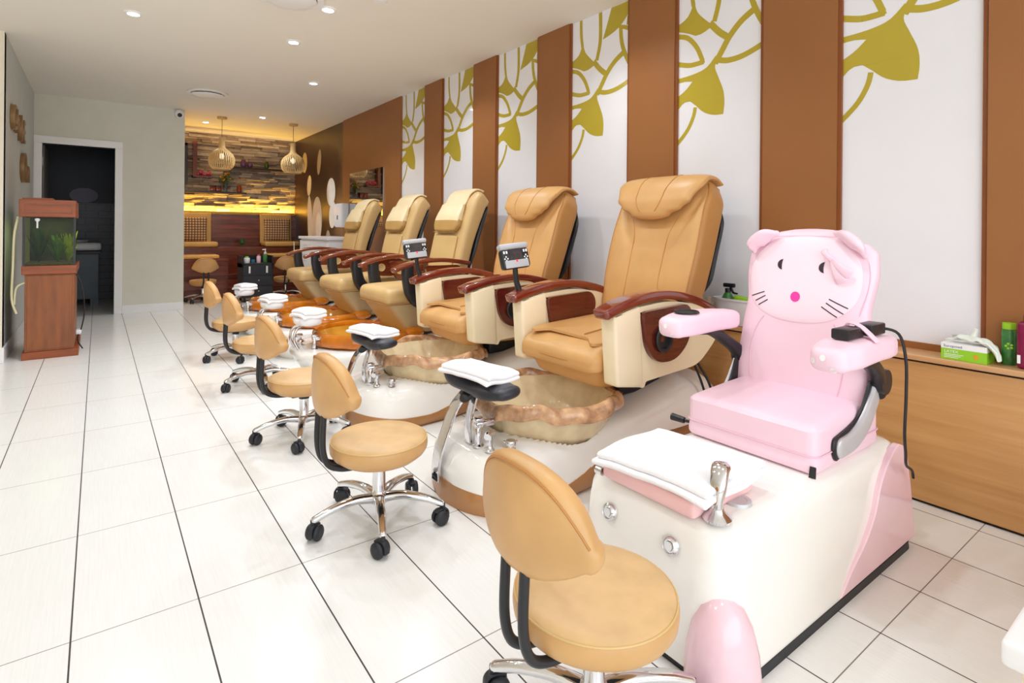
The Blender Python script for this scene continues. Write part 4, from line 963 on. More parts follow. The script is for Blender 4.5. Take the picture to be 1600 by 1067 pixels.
for a in LEGA:
    a = math.radians(a); d = V((math.cos(a), math.sin(a), 0)); n = V((-math.sin(a), math.cos(a), 0))
    bm = NB(); Slab([d * 0.02 + V((0, 0, 0.092)), d * 0.09 + V((0, 0, 0.102)), d * 0.17 + V((0, 0, 0.092)), d * 0.232 + V((0, 0, 0.073))], [(0, 0.02), (0.4, 0.017), (1, 0.013)], [(0, 0.017), (0.5, 0.013), (1, 0.011)], n, 18, 2.6).build(bm, 16, (0.004, 0.012)); lg = link_mesh('leg', bm, M['chrome'], sx)
    bm = NB(); q = d * 0.238; tube(bm, [q + V((0, 0, 0.075)), q + V((0, 0, 0.05))], 0.008, 8, 3); w = (d * math.cos(0.7) + n * math.sin(0.7)); ax = V((-w.y, w.x, 0))
    for sgn in (-1, 1):
        b2 = NB(); lathe(b2, [(0.003, -0.008), (0.024, -0.008), (0.027, -0.004), (0.027, 0.004), (0.023, 0.009), (0.012, 0.011), (0.003, 0.011)], (0, 0, 0), 20)
        qq = V((0, 0, 1)).rotation_difference(ax * sgn)
        for v in b2.verts: v.co = qq @ v.co + q + w * -0.012 + V((0, 0, 0.027)) + ax * sgn * 0.014
        me = bpy.data.meshes.new('tmp'); b2.to_mesh(me); b2.free(); bm.from_mesh(me); bpy.data.meshes.remove(me)
    Slab([q + w * 0.018 + V((0, 0, 0.02)), q + w * 0.016 + V((0, 0, 0.045)), q + V((0, 0, 0.056)), q - w * 0.03 + V((0, 0, 0.05))], 0.0115, 0.004, ax, 10, 4).build(bm, 10, (0.003, 0.003))
    link_mesh('caster', bm, M['rubber'], lg)
STO = [((0.862, 0.85), 0, 15), ((0.838, 1.935), 0, 0), ((0.865, 2.96), 3, -4), ((0.90, 4.09), -2, 20), ((0.92, 5.06), 0, 20), ((1.22, 9.1), 92, 30), ((2.36, 9.1), 80, 0)]
SL = [None, 'tan round-seat stool on chrome star base in front of the nearest tan leather chair', 'tan round-seat stool in front of the farther tan leather chair, third from the camera', 'tan round-seat stool in front of the nearest khaki chair, fourth from the camera', 'tan round-seat stool farthest along the row, by the farthest white towel', 'tan stool seen from behind at the far wooden bench, back towards the camera', 'tan stool mostly hidden behind the farthest khaki chair and black trolley']
for (p, rz, lr), lb in zip(STO, SL):
    o = sx if lb is None else copy_tree(sx)
    o.location = (p[0], p[1], 0); o.rotation_euler.z = math.radians(rz)
    for ch in o.children:
        if ch.name.startswith('leg'): ch.rotation_euler.z = math.radians(lr)
    if lb: o['label'] = lb

# ------------------------------------------------------------------ folded towels
def towel(label, c, s, rz, group, slope=0.0, droop=0.0):
    bm = NB()
    def fn(p):
        u, w = p.x / (s[0] / 2), p.y / (s[1] / 2)
        p.z += 0.004 * math.sin(4 * u + 2 * w) + 0.003 * noise.noise(V((p.x * 14, p.y * 14, 3.1))) - droop * max(0, abs(w) - 0.45) ** 1.5 - droop * 0.6 * max(0, -u - 0.4) ** 1.5
        p.x += 0.004 * noise.noise(V((p.y * 12, p.z * 30, 1))); p.y += 0.004 * noise.noise(V((p.x * 12, p.z * 30, 7)))
        return p
    h = s[2]
    rbox(bm, (0, 0, h * 0.25), (s[0], s[1], h * 0.46), h * 0.22, 12, fn=fn)
    rbox(bm, (0.006, -0.004, h * 0.72), (s[0] - 0.012, s[1] - 0.014, h * 0.5), h * 0.24, 12, fn=fn)
    o = link_mesh('folded_towel', bm, M['towel']); o.location = c; o.rotation_euler = (0, slope, math.radians(rz)); tag(o, label, 'towel', group); return o
GT = 'folded white towels on the footrests'
towel('folded white towel on the black footrest of the nearest tan leather chair', (1.25, YA - 0.02, 0.489), (0.17, 0.34, 0.034), 4, GT, 0.0, 0.012)
towel('folded white towel on the black footrest of the farther tan leather chair', (1.25, YA + 1.07, 0.489), (0.17, 0.33, 0.034), 4, GT, 0.0, 0.012)
for yy, w in ((4.0, 'nearest'), (5.0, 'middle'), (6.13, 'farthest')): towel('folded white towel on the round white footrest of the %s khaki chair' % w, (1.205, yy + 0.05, 0.459), (0.17, 0.27, 0.05), 6, GT, 0.0, 0.03)
towel('large folded white towel on the pink footrest pad of the cat chair', (1.315, PY - 0.005, 0.42), (0.31, 0.37, 0.036), 3, GT, 0.0, 0.02)
# ------------------------------------------------------------------ aquarium on its cabinet by the left wall
aq = thing('aquarium', 'murky planted aquarium in a stained pine cabinet by the left wall', 'aquarium', (-0.315, 6.2, 0))
bm = NB(); box(bm, -0.485, -0.125, 5.885, 6.62, 0, 0.06, bev=0.004); link_mesh('plinth', bm, M['tankwood_trim'], aq, False)
bm = NB(); box(bm, -0.47, -0.155, 5.9, 6.6, 0.06, 0.685, bev=0.004); cb = link_mesh('cabinet', bm, M['tankwood'], aq, False)
bm = NB(); box(bm, -0.455, -0.17, 5.896, 5.901, 0.075, 0.675, bev=0.002); link_mesh('front_board', bm, M['tankwood'], cb, False)
bm = NB(); box(bm, -0.49, -0.14, 5.885, 6.62, 0.685, 0.755, bev=0.005); link_mesh('tank_shelf', bm, M['tankwood_trim'], aq, False)
bm = NB(); box(bm, -0.475, -0.16, 5.905, 6.6, 0.757, 1.15); tk = link_mesh('glass_tank', bm, M['tankglass'], aq, False)
for x in (-0.478, -0.157):
    bm = NB(); box(bm, x - 0.008, x + 0.008, 5.894, 5.91, 0.755, 1.15); link_mesh('black_edge', bm, M['black'], tk, False)
bm = NB(); box(bm, -0.474, -0.161, 6.35, 6.59, 0.758, 1.149); link_mesh('tank_back', bm, M['tankback'], tk, False)
bm = NB(); box(bm, -0.473, -0.162, 5.907, 6.34, 0.758, 0.775); link_mesh('gravel_bed', bm, mat('dark_gravel', rgb(84, 76, 54), 0.9, var=0.4, vscale=60), tk, False)
bm = NB(); box(bm, -0.507, -0.148, 5.88, 6.62, 1.15, 1.29, bev=0.005); hd = link_mesh('hood', bm, M['tankwood_trim'], aq, False)
bm = NB()
for z in (1.185, 1.255): box(bm, -0.48, -0.175, 5.876, 5.881, z - 0.004, z + 0.004)
for x in (-0.48, -0.175): box(bm, x - 0.004, x + 0.004, 5.876, 5.881, 1.185, 1.255)
link_mesh('hood_moulding', bm, M['tankwood'], hd, False)
bm = NB(); box(bm, -0.49, -0.3, 5.95, 6.2, 1.291, 1.306, bev=0.002); solo('wooden_board', bm, M['tankwood_trim'], 'loose wooden board lying on the aquarium hood', 'board', smooth=False)
for i, (x, y, h, m, lb) in enumerate(((-0.27, 6.05, 0.24, 'leaf', 'bushy green water plant in the middle of the aquarium'), (-0.2, 6.06, 0.27, 'leaf_yel', 'yellow-green water plant at the right of the aquarium'), (-0.4, 6.1, 0.3, 'leaf_dark', 'tall dark water plant at the left of the aquarium'))):
    bm = NB()
    for k in range(46):
        a = R.uniform(0, 2 * PI); l = h * R.uniform(0.5, 1); sp = R.uniform(0.02, 0.085)
        P = [V((x, y, 0.77)), V((x + sp * 0.5 * math.cos(a), y + sp * 0.5 * math.sin(a), 0.77 + l * 0.55)), V((x + sp * math.cos(a), y + sp * math.sin(a), 0.77 + l))]
        P = smooth_path(P, 6); w = V((-math.sin(a), math.cos(a), 0)) * 0.011
        for q in range(6):
            s0, s1 = math.sin(PI * (q + 0.3) / 7), math.sin(PI * (q + 1.3) / 7)
            bm.faces.new([bm.verts.new(P[q] - w * s0), bm.verts.new(P[q] + w * s0), bm.verts.new(P[q + 1] + w * s1), bm.verts.new(P[q + 1] - w * s1)])
    solo('water_plant', bm, M[m], lb, 'water plant', 'water plants in the aquarium')
bm = NB(); lathe(bm, [(0.003, 0.0), (0.006, 0.0), (0.006, 0.05), (0.016, 0.062), (0.016, 0.075), (0.003, 0.08)], (-0.395, 5.9, 1.06), 12); solo('tank_thermometer', bm, M['whiteplastic'], 'small white thermometer on the aquarium front glass', 'thermometer')
bm = NB(); tube(bm, [(-0.515, 5.92, 1.15), (-0.535, 5.9, 1.0), (-0.54, 5.89, 0.75), (-0.545, 5.89, 0.5), (-0.515, 5.88, 0.38)], 0.008, 8); tube(bm, [(-0.47, 5.91, 0.62), (-0.52, 5.9, 0.58), (-0.53, 5.9, 0.45)], 0.007, 8); solo('air_hose', bm, M['hose'], 'pale rubber hose hanging beside the aquarium cabinet at the left wall', 'hose')
bm = NB(); tube(bm, [(-0.15, 6.2, 0.66), (-0.11, 6.15, 0.55), (-0.09, 6.1, 0.35), (-0.11, 6.1, 0.2), (-0.125, 6.12, 0.17)], 0.005, 8); tube(bm, [(-0.13, 6.12, 0.15), (-0.135, 6.1, 0.09), (-0.1, 6.08, 0.02)], 0.005, 8); solo('power_cable', bm, M['cable'], 'black power cable looping at the right side of the aquarium cabinet', 'cable')
bm = NB(); rbox(bm, (-0.13, 6.12, 0.165), (0.04, 0.1, 0.035), 0.01, 3); solo('power_strip', bm, M['whiteplastic'], 'small white power socket beside the aquarium cabinet', 'power socket')

# ------------------------------------------------------------------ letters on the left wall
def letter(ch, y, z, size, lb):
    cu = bpy.data.curves.new('letter_curve', 'FONT'); cu.body = ch; cu.size = size; cu.extrude = 0.014; cu.bevel_depth = 0.003
    ob = bpy.data.objects.new('tmp', cu); COL.objects.link(ob); dg = bpy.context.evaluated_depsgraph_get(); me = bpy.data.meshes.new_from_object(ob.evaluated_get(dg))
    bpy.data.objects.remove(ob); me.materials.clear(); me.materials.append(M['bronze'])
    o = bpy.data.objects.new('wall_letter', me); COL.objects.link(o); o.location = (-0.583, y, z); o.rotation_euler = (PI / 2, 0, PI / 2); tag(o, lb, 'letter', 'brass letters on the left wall')
for ch, y, z, s, lb in (('C', 6.22, 1.90, 0.30, 'brass wall letter C, first of the upper word'), ('h', 6.46, 1.90, 0.28, 'brass wall letter h in the upper word'), ('I', 6.78, 1.86, 0.34, 'brass wall letter I in the upper word'), ('E', 6.98, 1.87, 0.30, 'brass wall letter E ending the upper word'),
                     ('O', 6.98, 1.50, 0.40, 'large brass round letter of the lower word'), ('n', 7.38, 1.52, 0.34, 'brass letter n ending the lower word')): letter(ch, y, z, s, lb)

# ------------------------------------------------------------------ washroom vanity
va = thing('vanity_unit', 'grey vanity cabinet with white basin in the dark washroom', 'vanity', (-0.2, 9.75, 0))
bm = NB(); box(bm, -0.45, 0.01, 9.5, 9.95, 0.09, 0.70, bev=0.005); box(bm, -0.45, -0.36, 9.5, 9.95, 0, 0.1); box(bm, -0.08, 0.01, 9.5, 9.95, 0, 0.1); link_mesh('cabinet', bm, M['vanity'], va, False)
bm = NB(); box(bm, -0.45, 0.03, 9.48, 9.97, 0.70, 0.74, bev=0.004); link_mesh('counter', bm, M['black'], va, False)
bm = NB(); rbox(bm, (-0.21, 9.72, 0.80), (0.5, 0.46, 0.11), 0.035, 6); lathe(bm, [(0.002, 0.855), (0.13, 0.857), (0.15, 0.875), (0.14, 0.885), (0.002, 0.88)], (-0.25, 9.74, 0), 24); link_mesh('wash_basin', bm, M['whiteplastic'], va)
bm = NB(); tube(bm, [(0.05, 9.66, 0.4), (0.02, 9.66, 0.4)], 0.008, 6, 3); tube(bm, [(0.05, 9.9, 0.4), (0.05, 9.66, 0.4)], 0.008, 6, 3)

# ------------------------------------------------------------------ ceiling fittings
DL = [(0.19, 4.80, 'at the left, alone on its side'), (1.27, 3.87, 'nearest of the middle line, beside the round vent'), (1.27, 4.72, 'second of the middle line'), (1.80, 5.93, 'third, before the pendant lamps'), (1.80, 8.2, 'between the two pendant lamps'), (1.235, 9.1, 'small warm one at the back of the alcove')]
def downlight(x, y, lb, warm=False):
    t = thing('ceiling_downlight', 'recessed round ceiling downlight, ' + lb, 'downlight', (x, y, CH - 0.012), 'recessed ceiling downlights')
    bm = NB(); lathe(bm, [(0.036, 0.010), (0.038, 0.002), (0.046, 0.0), (0.054, 0.004), (0.056, 0.0119)], (x, y, CH - 0.012), 28, cap=False); link_mesh('trim_ring', bm, M['paint_white'], t)
    bm = NB(); lathe(bm, [(0.002, 0.003), (0.03, 0.004), (0.037, 0.007), (0.037, 0.011), (0.002, 0.011)], (x, y, CH - 0.012), 24); link_mesh('lens', bm, M['lampw'], t)
for x, y, lb in DL: downlight(x, y, lb)
def vent(x, y, lb):
    t = thing('ceiling_vent', lb, 'air vent', (x, y, CH - 0.05), 'round ceiling vents')
    bm = NB(); lathe(bm, [(0.205, 0.049), (0.21, 0.035), (0.17, 0.032), (0.155, 0.049)], (x, y, CH - 0.05), 40, cap=False); link_mesh('outer_ring', bm, M['paint_white'], t)
    bm = NB(); lathe(bm, [(0.002, 0.0), (0.1, 0.003), (0.155, 0.015), (0.165, 0.024), (0.002, 0.03)], (x, y, CH - 0.05), 40); link_mesh('cone', bm, M['paint_white'], t)
    bm = NB(); lathe(bm, [(0.002, 0.03), (0.14, 0.03), (0.14, 0.0495), (0.002, 0.0495)], (x, y, CH - 0.05), 30); link_mesh('duct', bm, M['black'], t)
vent(0.985, 7.12, 'round white ceiling vent before the security camera'); vent(1.0, 3.80, 'round white ceiling vent cut off by the top edge')
bm = NB(); lathe(bm, [(0.002, 0.0), (0.04, 0.002), (0.05, 0.012), (0.055, 0.035), (0.002, 0.036)], (1.47, 3.46, CH - 0.036), 28); solo('smoke_detector', bm, M['paint_white'], 'white smoke detector at the top edge of the ceiling', 'smoke detector')
sc_ = thing('security_camera', 'small white dome security camera at the top corner of the partition', 'security camera', (0.83, 8.36, 2.45))
bm = NB(); lathe(bm, [(0.002, 0.0), (0.045, 0.0), (0.045, 0.03), (0.002, 0.03)], (0.83, 8.395, 2.56), 20, 'Y')
for v in bm.verts: v.co.y = 8.395 - (v.co.y - 8.395)
link_mesh('camera_mount', bm, M['paint_white'], sc_)
bm = NB(); disc_blob(bm, V((0.83, 8.335, 2.535)), 0.052, 18); link_mesh('camera_ball', bm, M['paint_white'], sc_)
bm = NB(); lathe(bm, [(0.002, 0.0), (0.026, 0.0), (0.026, 0.02), (0.002, 0.022)], (0, 0, 0), 18, 'Y')
for v in bm.verts: v.co = V((v.co.x + 0.83, 8.30 - v.co.y, v.co.z + 2.515))
link_mesh('lens', bm, M['black'], sc_)

def pendant(x, y, lb):
    t = thing('pendant_lamp', lb, 'pendant lamp', (x, y, 1.88), 'birch slat pendant lamps')
    bm = NB(); lathe(bm, [(0.002, CH - 0.03), (0.06, CH - 0.03), (0.062, CH - 0.001), (0.002, CH - 0.001)], (x, y, 0), 24); link_mesh('ceiling_rose', bm, M['birch'], t)
    bm = NB(); tube(bm, [(x, y, 2.31), (x, y, CH - 0.03)], 0.0035, 6, 3); link_mesh('cord', bm, M['black'], t)
    prof = [(0.035, 2.31), (0.036, 2.24), (0.04, 2.19), (0.065, 2.155), (0.11, 2.12), (0.145, 2.075), (0.163, 2.02), (0.16, 1.965), (0.14, 1.915), (0.105, 1.882)]
    pr_ = smooth_path([(r, 0, z) for r, z in prof], 26)
    bm = NB(); n = 36
    for k in range(n):
        a = 2 * PI * k / n; d = V((math.cos(a), math.sin(a), 0)); s = V((-math.sin(a), math.cos(a), 0))
        rings = []
        for p in pr_:
            w = 0.0042 * min(1, p.x / 0.1 + 0.35); c = V((x, y, p.z)) + d * p.x
            rings.append([c + s * w + d * 0.002, c - s * w + d * 0.002, c - s * w - d * 0.003, c + s * w - d * 0.003])
        loft(bm, rings, True)
    link_mesh('slat_shade', bm, M['birch'], t, False)
    bm = NB(); lathe(bm, [(0.03, 2.2), (0.037, 2.2), (0.037, 2.315), (0.03, 2.318)], (x, y, 0), 22, cap=False); lathe(bm, [(0.1, 1.884), (0.112, 1.878), (0.114, 1.886), (0.1, 1.892)], (x, y, 0), 30, cap=False); link_mesh('collar', bm, M['birch'], t)
    bm = NB(); disc_blob(bm, V((x, y, 2.06)), 0.032, 14, (1, 1, 1.3)); link_mesh('bulb', bm, M['lampwarm'], t)
pendant(1.36, 8.55, 'round birch slat pendant lamp, the left one near the partition'); pendant(2.28, 8.45, 'round birch slat pendant lamp, the right one near the mural wall')

# ------------------------------------------------------------------ alcove benches, cushions
bm = NB(); box(bm, 0.905, XW - 0.008, 9.78, 10.115, 0.0, 0.77, bev=0.004); solo('raised_bench', bm, M['boards'], 'raised dark red timber bench along the stone wall', 'bench', smooth=False)
bm = NB(); box(bm, 0.905, 1.60, 9.40, 9.775, 0.0, 0.60, bev=0.004); solo('low_bench', bm, M['boards'], 'lower dark red timber bench in front of the left seat', 'bench', smooth=False)
bm = NB(); box(bm, 2.14, XW - 0.008, 9.40, 9.775, 0.0, 0.60, bev=0.004); solo('low_bench', bm, M['boards'], 'lower dark red timber bench at the right, behind the khaki chairs', 'bench', smooth=False)
bm = NB(); box(bm, 1.605, 2.135, 9.45, 9.775, 0.0, 0.36, bev=0.004); solo('timber_step', bm, M['boards'], 'timber step between the two lower benches, behind the black trolley', 'step', smooth=False)
olive = mat('olive_seat_vinyl', rgb(196, 158, 92), 0.45, var=0.05)
for x0, x1, side in ((0.94, 1.46, 'left'), (2.19, 2.70, 'right')):
    s = thing('bench_seat', 'tan padded bench seat with upright back, the %s one under the stone wall' % side, 'seat', ((x0 + x1) / 2, 9.95, 0.77), 'padded bench seats')
    bm = NB(); rbox(bm, ((x0 + x1) / 2 + 0.03, 9.9, 0.812), (x1 - x0 + 0.04, 0.34, 0.08), 0.025, 5); link_mesh('seat_cushion', bm, olive, s)
    bm = NB(); rbox(bm, ((x0 + x1) / 2, 10.085, 1.06), (x1 - x0, 0.06, 0.5), 0.02, 5, fn=lambda p: (p.x, p.y + (p.z - 0.8) * 0.06 - 0.01, p.z)); link_mesh('back_cushion', bm, olive, s)
    bm = NB(); xc = (x0 + x1) / 2 - (0.02 if side == 'left' else -0.0)
    def pil(p):
        u, w = (p.x - xc) / 0.2, (p.z - 1.045) / 0.19; k = max(abs(u), abs(w))
        f = math.sqrt(max(0.0, 1 - min(1, k) ** 2.2)); p.y = 10.0 + (p.y - 10.0) * (0.25 + 0.75 * f); p.x += 0.012 * u * w * w; p.z += 0.012 * w * u * u; return p
    rbox(bm, (xc, 10.0, 1.045), (0.4, 0.11, 0.37), 0.03, 10, fn=pil)
    solo('throw_pillow', bm, M['plaid'], 'brown check throw pillow on the %s bench seat' % side, 'pillow', 'check pillows')
bm = NB(); rbox(bm, (1.2, 9.58, 0.632), (0.56, 0.33, 0.06), 0.02, 5); solo('foot_cushion', bm, mat('ochre_vinyl', rgb(220, 168, 90), 0.4), 'ochre pad on the lower left timber bench', 'cushion')
bm = NB(); rbox(bm, (2.42, 9.58, 0.632), (0.5, 0.33, 0.06), 0.02, 5); solo('foot_cushion', bm, olive, 'olive pad on the lower right timber bench', 'cushion')
gl = thing('glass_candle_holder', 'green candle glass on the raised bench between the seats', 'candle holder', (1.88, 9.88, 0.77))
bm = NB(); lathe(bm, [(0.002, 0.771), (0.05, 0.771), (0.052, 0.777), (0.012, 0.782), (0.01, 0.80), (0.04, 0.815), (0.048, 0.85), (0.036, 0.89), (0.03, 0.89), (0.04, 0.85), (0.002, 0.82)], (1.88, 9.88, 0), 22); link_mesh('glass', bm, M['greenglass'], gl)
bm = NB(); tube(bm, [(2.77, 9.70, 0.86), (2.66, 9.68, 0.865), (2.62, 9.6, 0.85)], 0.01, 8); tube(bm, [(2.62, 9.6, 0.85), (2.62, 9.6, 0.665)], 0.01, 8, 4); solo('handrail', bm, M['chrome'], 'small chrome rail at the right end of the raised bench', 'rail')

# ------------------------------------------------------------------ shelves and ornaments on the stone wall
def shelf(x0, x1, z, lb):
    bm = NB(); box(bm, x0, x1, 10.0, 10.19, z - 0.03, z, bev=0.003); solo('wall_shelf', bm, M['shelf'], lb, 'shelf', 'dark shelves on the stone wall', smooth=False)
shelf(0.92, 1.965, 1.655, 'long dark lower shelf on the stone wall, with flowers'); shelf(1.70, 2.56, 2.075, 'dark upper shelf on the stone wall, with purple vases')
vz = thing('flower_vase', 'glass vase of orange and yellow flowers on the lower shelf', 'vase', (1.66, 10.09, 1.655))
bm = NB(); lathe(bm, [(0.002, 1.657), (0.03, 1.657), (0.034, 1.7), (0.03, 1.75), (0.042, 1.81), (0.038, 1.81), (0.026, 1.75), (0.002, 1.67)], (1.66, 10.09, 0), 20); link_mesh('glass', bm, M['glass'], vz)
bm = NB(); bf = NB()
for k in range(26):
    a = R.uniform(0, 2 * PI); rr = R.uniform(0.02, 0.11); zt_ = R.uniform(1.84, 1.97); e = V((1.66 + rr * math.cos(a), 10.09 + rr * 0.6 * math.sin(a), zt_))
    tube(bm, [(1.66, 10.09, 1.69), V((1.66, 10.09, 1.78)).lerp(e, 0.3), e], 0.0025, 5, 6)
    for q in range(3):
        b = V((R.uniform(-1, 1), R.uniform(-1, 1), R.uniform(-0.3, 1))).normalized() * 0.05; w = b.cross(V((0, 0, 1))) * 0.3; o_ = e + V((0, 0, -0.03 * q))
        bm.faces.new([bm.verts.new(p) for p in (o_, o_ + b * 0.5 + w, o_ + b, o_ + b * 0.5 - w)])
    if k % 2: disc_blob(bf, e, 0.018, 8, (1, 1, 0.7))
link_mesh('foliage', bm, M['leaf'], vz); link_mesh('blossom', bf, M['orange'], vz)
for x, lb in ((1.475, 'dark amber candle box on the lower shelf, the left one'), (1.56, 'dark amber candle box on the lower shelf, beside the vase')):
    t = thing('candle_jar', lb, 'candle', (x, 10.09, 1.655), 'candle jars on the lower shelf')
    bm = NB(); box(bm, x - 0.036, x + 0.036, 10.05, 10.13, 1.656, 1.73, bev=0.006); link_mesh('jar', bm, M['jar'], t)
    bm = NB(); box(bm, x - 0.039, x + 0.039, 10.047, 10.133, 1.73, 1.755, bev=0.004); link_mesh('lid', bm, M['black'], t)
bm = NB(); lathe(bm, [(0.002, 1.656), (0.034, 1.656), (0.042, 1.7), (0.036, 1.74), (0.03, 1.755), (0.03, 1.775), (0.002, 1.775)], (1.87, 10.09, 0), 20); solo('potpourri_jar', bm, M['jar'], 'reddish jar at the right end of the lower shelf', 'jar')
for x, h, r, m, lb in ((1.93, 0.13, 0.05, 'purple', 'taller purple vase on the upper shelf'), (2.03, 0.09, 0.042, 'purple', 'smaller purple vase on the upper shelf'), (2.29, 0.12, 0.036, 'greenglass', 'dark green jar on the upper shelf')):
    bm = NB(); lathe(bm, [(0.002, 0.001), (r * 0.7, 0.001), (r, h * 0.35), (r * 0.95, h * 0.65), (r * 0.6, h * 0.88), (r * 0.65, h), (r * 0.5, h), (r * 0.4, h * 0.85), (0.002, h * 0.6)], (x, 10.09, 2.076), 20); solo('ornament_vase', bm, M[m], lb, 'vase', 'vases on the upper shelf')
pn = thing('corner_planter', 'dark L-shaped wall planter with dusky pink flowers on the stone wall', 'planter', (1.32, 10.1, 1.87))
bm = NB(); box(bm, 1.19, 1.25, 10.04, 10.19, 1.87, 2.44, bev=0.003); box(bm, 1.19, 1.47, 10.02, 10.19, 1.87, 1.90, bev=0.003); link_mesh('frame', bm, M['insert'], pn, False)
bm = NB()
for k in range(30): disc_blob(bm, V((R.uniform(1.26, 1.44), R.uniform(10.04, 10.15), R.uniform(1.915, 1.975))), R.uniform(0.012, 0.022), 7)
link_mesh('blossom', bm, M['pinkfl'], pn)
bm = NB(); box(bm, 1.02, 1.12, 10.06, 10.19, 1.75, 2.4, bev=0.003); box(bm, 0.92, 1.12, 10.06, 10.19, 2.36, 2.40, bev=0.003); solo('wall_frame', bm, M['shelf'], 'dark angular wall frame at the left edge of the stone wall', 'frame', smooth=False)

# ------------------------------------------------------------------ mural, mirror, drawers, dispenser
mu = thing('wall_mural', 'brown photo mural with pale pebbles and petals beside the alcove', 'mural', (XW, 8.95, 0.6))
bm = NB(); box(bm, XW - 0.004, XW + 0.008, 7.745, 10.2, 0.0, CH - 0.001); link_mesh('print_sheet', bm, M['mural'], mu, False)
def pebble(y, z, ry, rz, m, tilt=0.0):
    bm = NB(); vs = []
    for i in range(28):
        t = 2 * PI * i / 28; a, b = ry * math.cos(t), rz * math.sin(t); a2 = a * math.cos(tilt) - b * math.sin(tilt); b2 = a * math.sin(tilt) + b * math.cos(tilt); vs.append(bm.verts.new((XW - 0.0055 - 0.0003 * (len(mu.children) % 9), y + a2, z + b2)))
    bm.faces.new(vs); link_mesh('pebble_print', bm, m, mu, False)
pale = M['stonecol']; grey_ = mat('grey_pebble_print', rgb(176, 162, 140), 0.6, var=0.1); wht = mat('white_pebble_print', rgb(238, 232, 224), 0.6, var=0.05)
for y, z, ry, rz, m, tl in ((9.62, 2.18, 0.14, 0.17, grey_, 0), (8.85, 2.12, 0.09, 0.2, grey_, 0.2), (9.35, 1.78, 0.11, 0.17, pale, 0.2), (9.28, 1.12, 0.13, 0.5, pale, -0.15), (8.93, 1.2, 0.24, 0.38, pale, 0), (8.86, 1.1, 0.13, 0.22, wht, 0), (8.28, 1.62, 0.19, 0.21, wht, 0), (8.2, 1.28, 0.15, 0.2, wht, 0.2), (8.4, 0.75, 0.14, 0.3, grey_, 0)): pebble(y, z, ry, rz, m, tl)
mi = thing('wall_mirror', 'frameless mirror on the brown wall reflecting the stone alcove', 'mirror', (XW - 0.024, 6.88, 1.2))
bm = NB(); box(bm, XW - 0.030, XW - 0.0225, 6.34, 7.45, 1.12, 1.83); link_mesh('mirror_sheet', bm, M['mirror'], mi, False)
wc = thing('drawer_cabinet', 'white drawer cabinet against the right wall behind the farthest chair', 'cabinet', (2.55, 7.6, 0))
bm = NB(); box(bm, 2.34, XW - 0.006, 7.02, 8.22, 0.02, 0.93, bev=0.004); box(bm, 2.31, XW - 0.006, 7.0, 8.25, 0.93, 0.965, bev=0.004); link_mesh('carcass', bm, M['whiteplastic'], wc, False)
for k in range(4):
    for y0 in (7.03, 7.63):
        bm = NB(); box(bm, 2.322, 2.342, y0, y0 + 0.585, 0.06 + 0.215 * k, 0.265 + 0.215 * k, bev=0.004); d = link_mesh('drawer', bm, M['whiteplastic'], wc, False)
        bm = NB(); tube(bm, [(2.322, y0 + 0.24, 0.2 + 0.215 * k), (2.305, y0 + 0.25, 0.2 + 0.215 * k), (2.305, y0 + 0.34, 0.2 + 0.215 * k), (2.322, y0 + 0.35, 0.2 + 0.215 * k)], 0.004, 6); link_mesh('handle', bm, M['steel'], d)
pd = thing('towel_dispenser', 'white paper towel dispenser on the brown wall beside the mural', 'dispenser', (2.70, 7.47, 1.1))
bm = NB(); rbox(bm, (2.71, 7.61, 1.26), (0.12, 0.3, 0.33), 0.03, 5); link_mesh('housing', bm, M['whiteplastic'], pd)
bm = NB(); box(bm, 2.645, 2.655, 7.59, 7.63, 1.2, 1.26, bev=0.003); link_mesh('sight_window', bm, M['blue'], pd)

# ------------------------------------------------------------------ black trolley with bottles
tr = thing('nail_trolley', 'black drawer trolley with bottles on top in front of the timber step', 'trolley', (1.86, 8.85, 0))
bm = NB(); box(bm, 1.66, 2.08, 8.7, 9.05, 0.06, 0.56, bev=0.004); box(bm, 1.66, 1.68, 8.7, 9.05, 0.5, 0.67); box(bm, 2.06, 2.08, 8.7, 9.05, 0.5, 0.67); box(bm, 1.66, 2.08, 9.03, 9.05, 0.5, 0.67); link_mesh('carcass', bm, M['black'], tr, False)
for x in (1.70, 2.04):
    for y in (8.74, 9.01):
        bm = NB(); lathe(bm, [(0.003, -0.012), (0.028, -0.012), (0.028, 0.012), (0.003, 0.012)], (x, y, 0.028), 14, 'X'); tube(bm, [(x, y, 0.028), (x, y, 0.065)], 0.007, 6, 3); link_mesh('caster', bm, M['rubber'], tr)
for k, z in enumerate((0.08, 0.235, 0.39)):
    bm = NB(); box(bm, 1.675, 2.065, 8.69, 8.702, z, z + 0.145, bev=0.003); d = link_mesh('drawer', bm, M['black_soft'], tr, False)
    bm = NB()
    if k == 2:
        for x in (1.755, 1.99): box(bm, x - 0.012, x + 0.012, 8.682, 8.692, z + 0.03, z + 0.13, bev=0.003)
        link_mesh('label_plate', bm, M['paint_white'], d, False)
    else:
        disc_blob(bm, V((1.88, 8.684, z + 0.08)), 0.012, 10); link_mesh('knob', bm, M['chrome'], d)
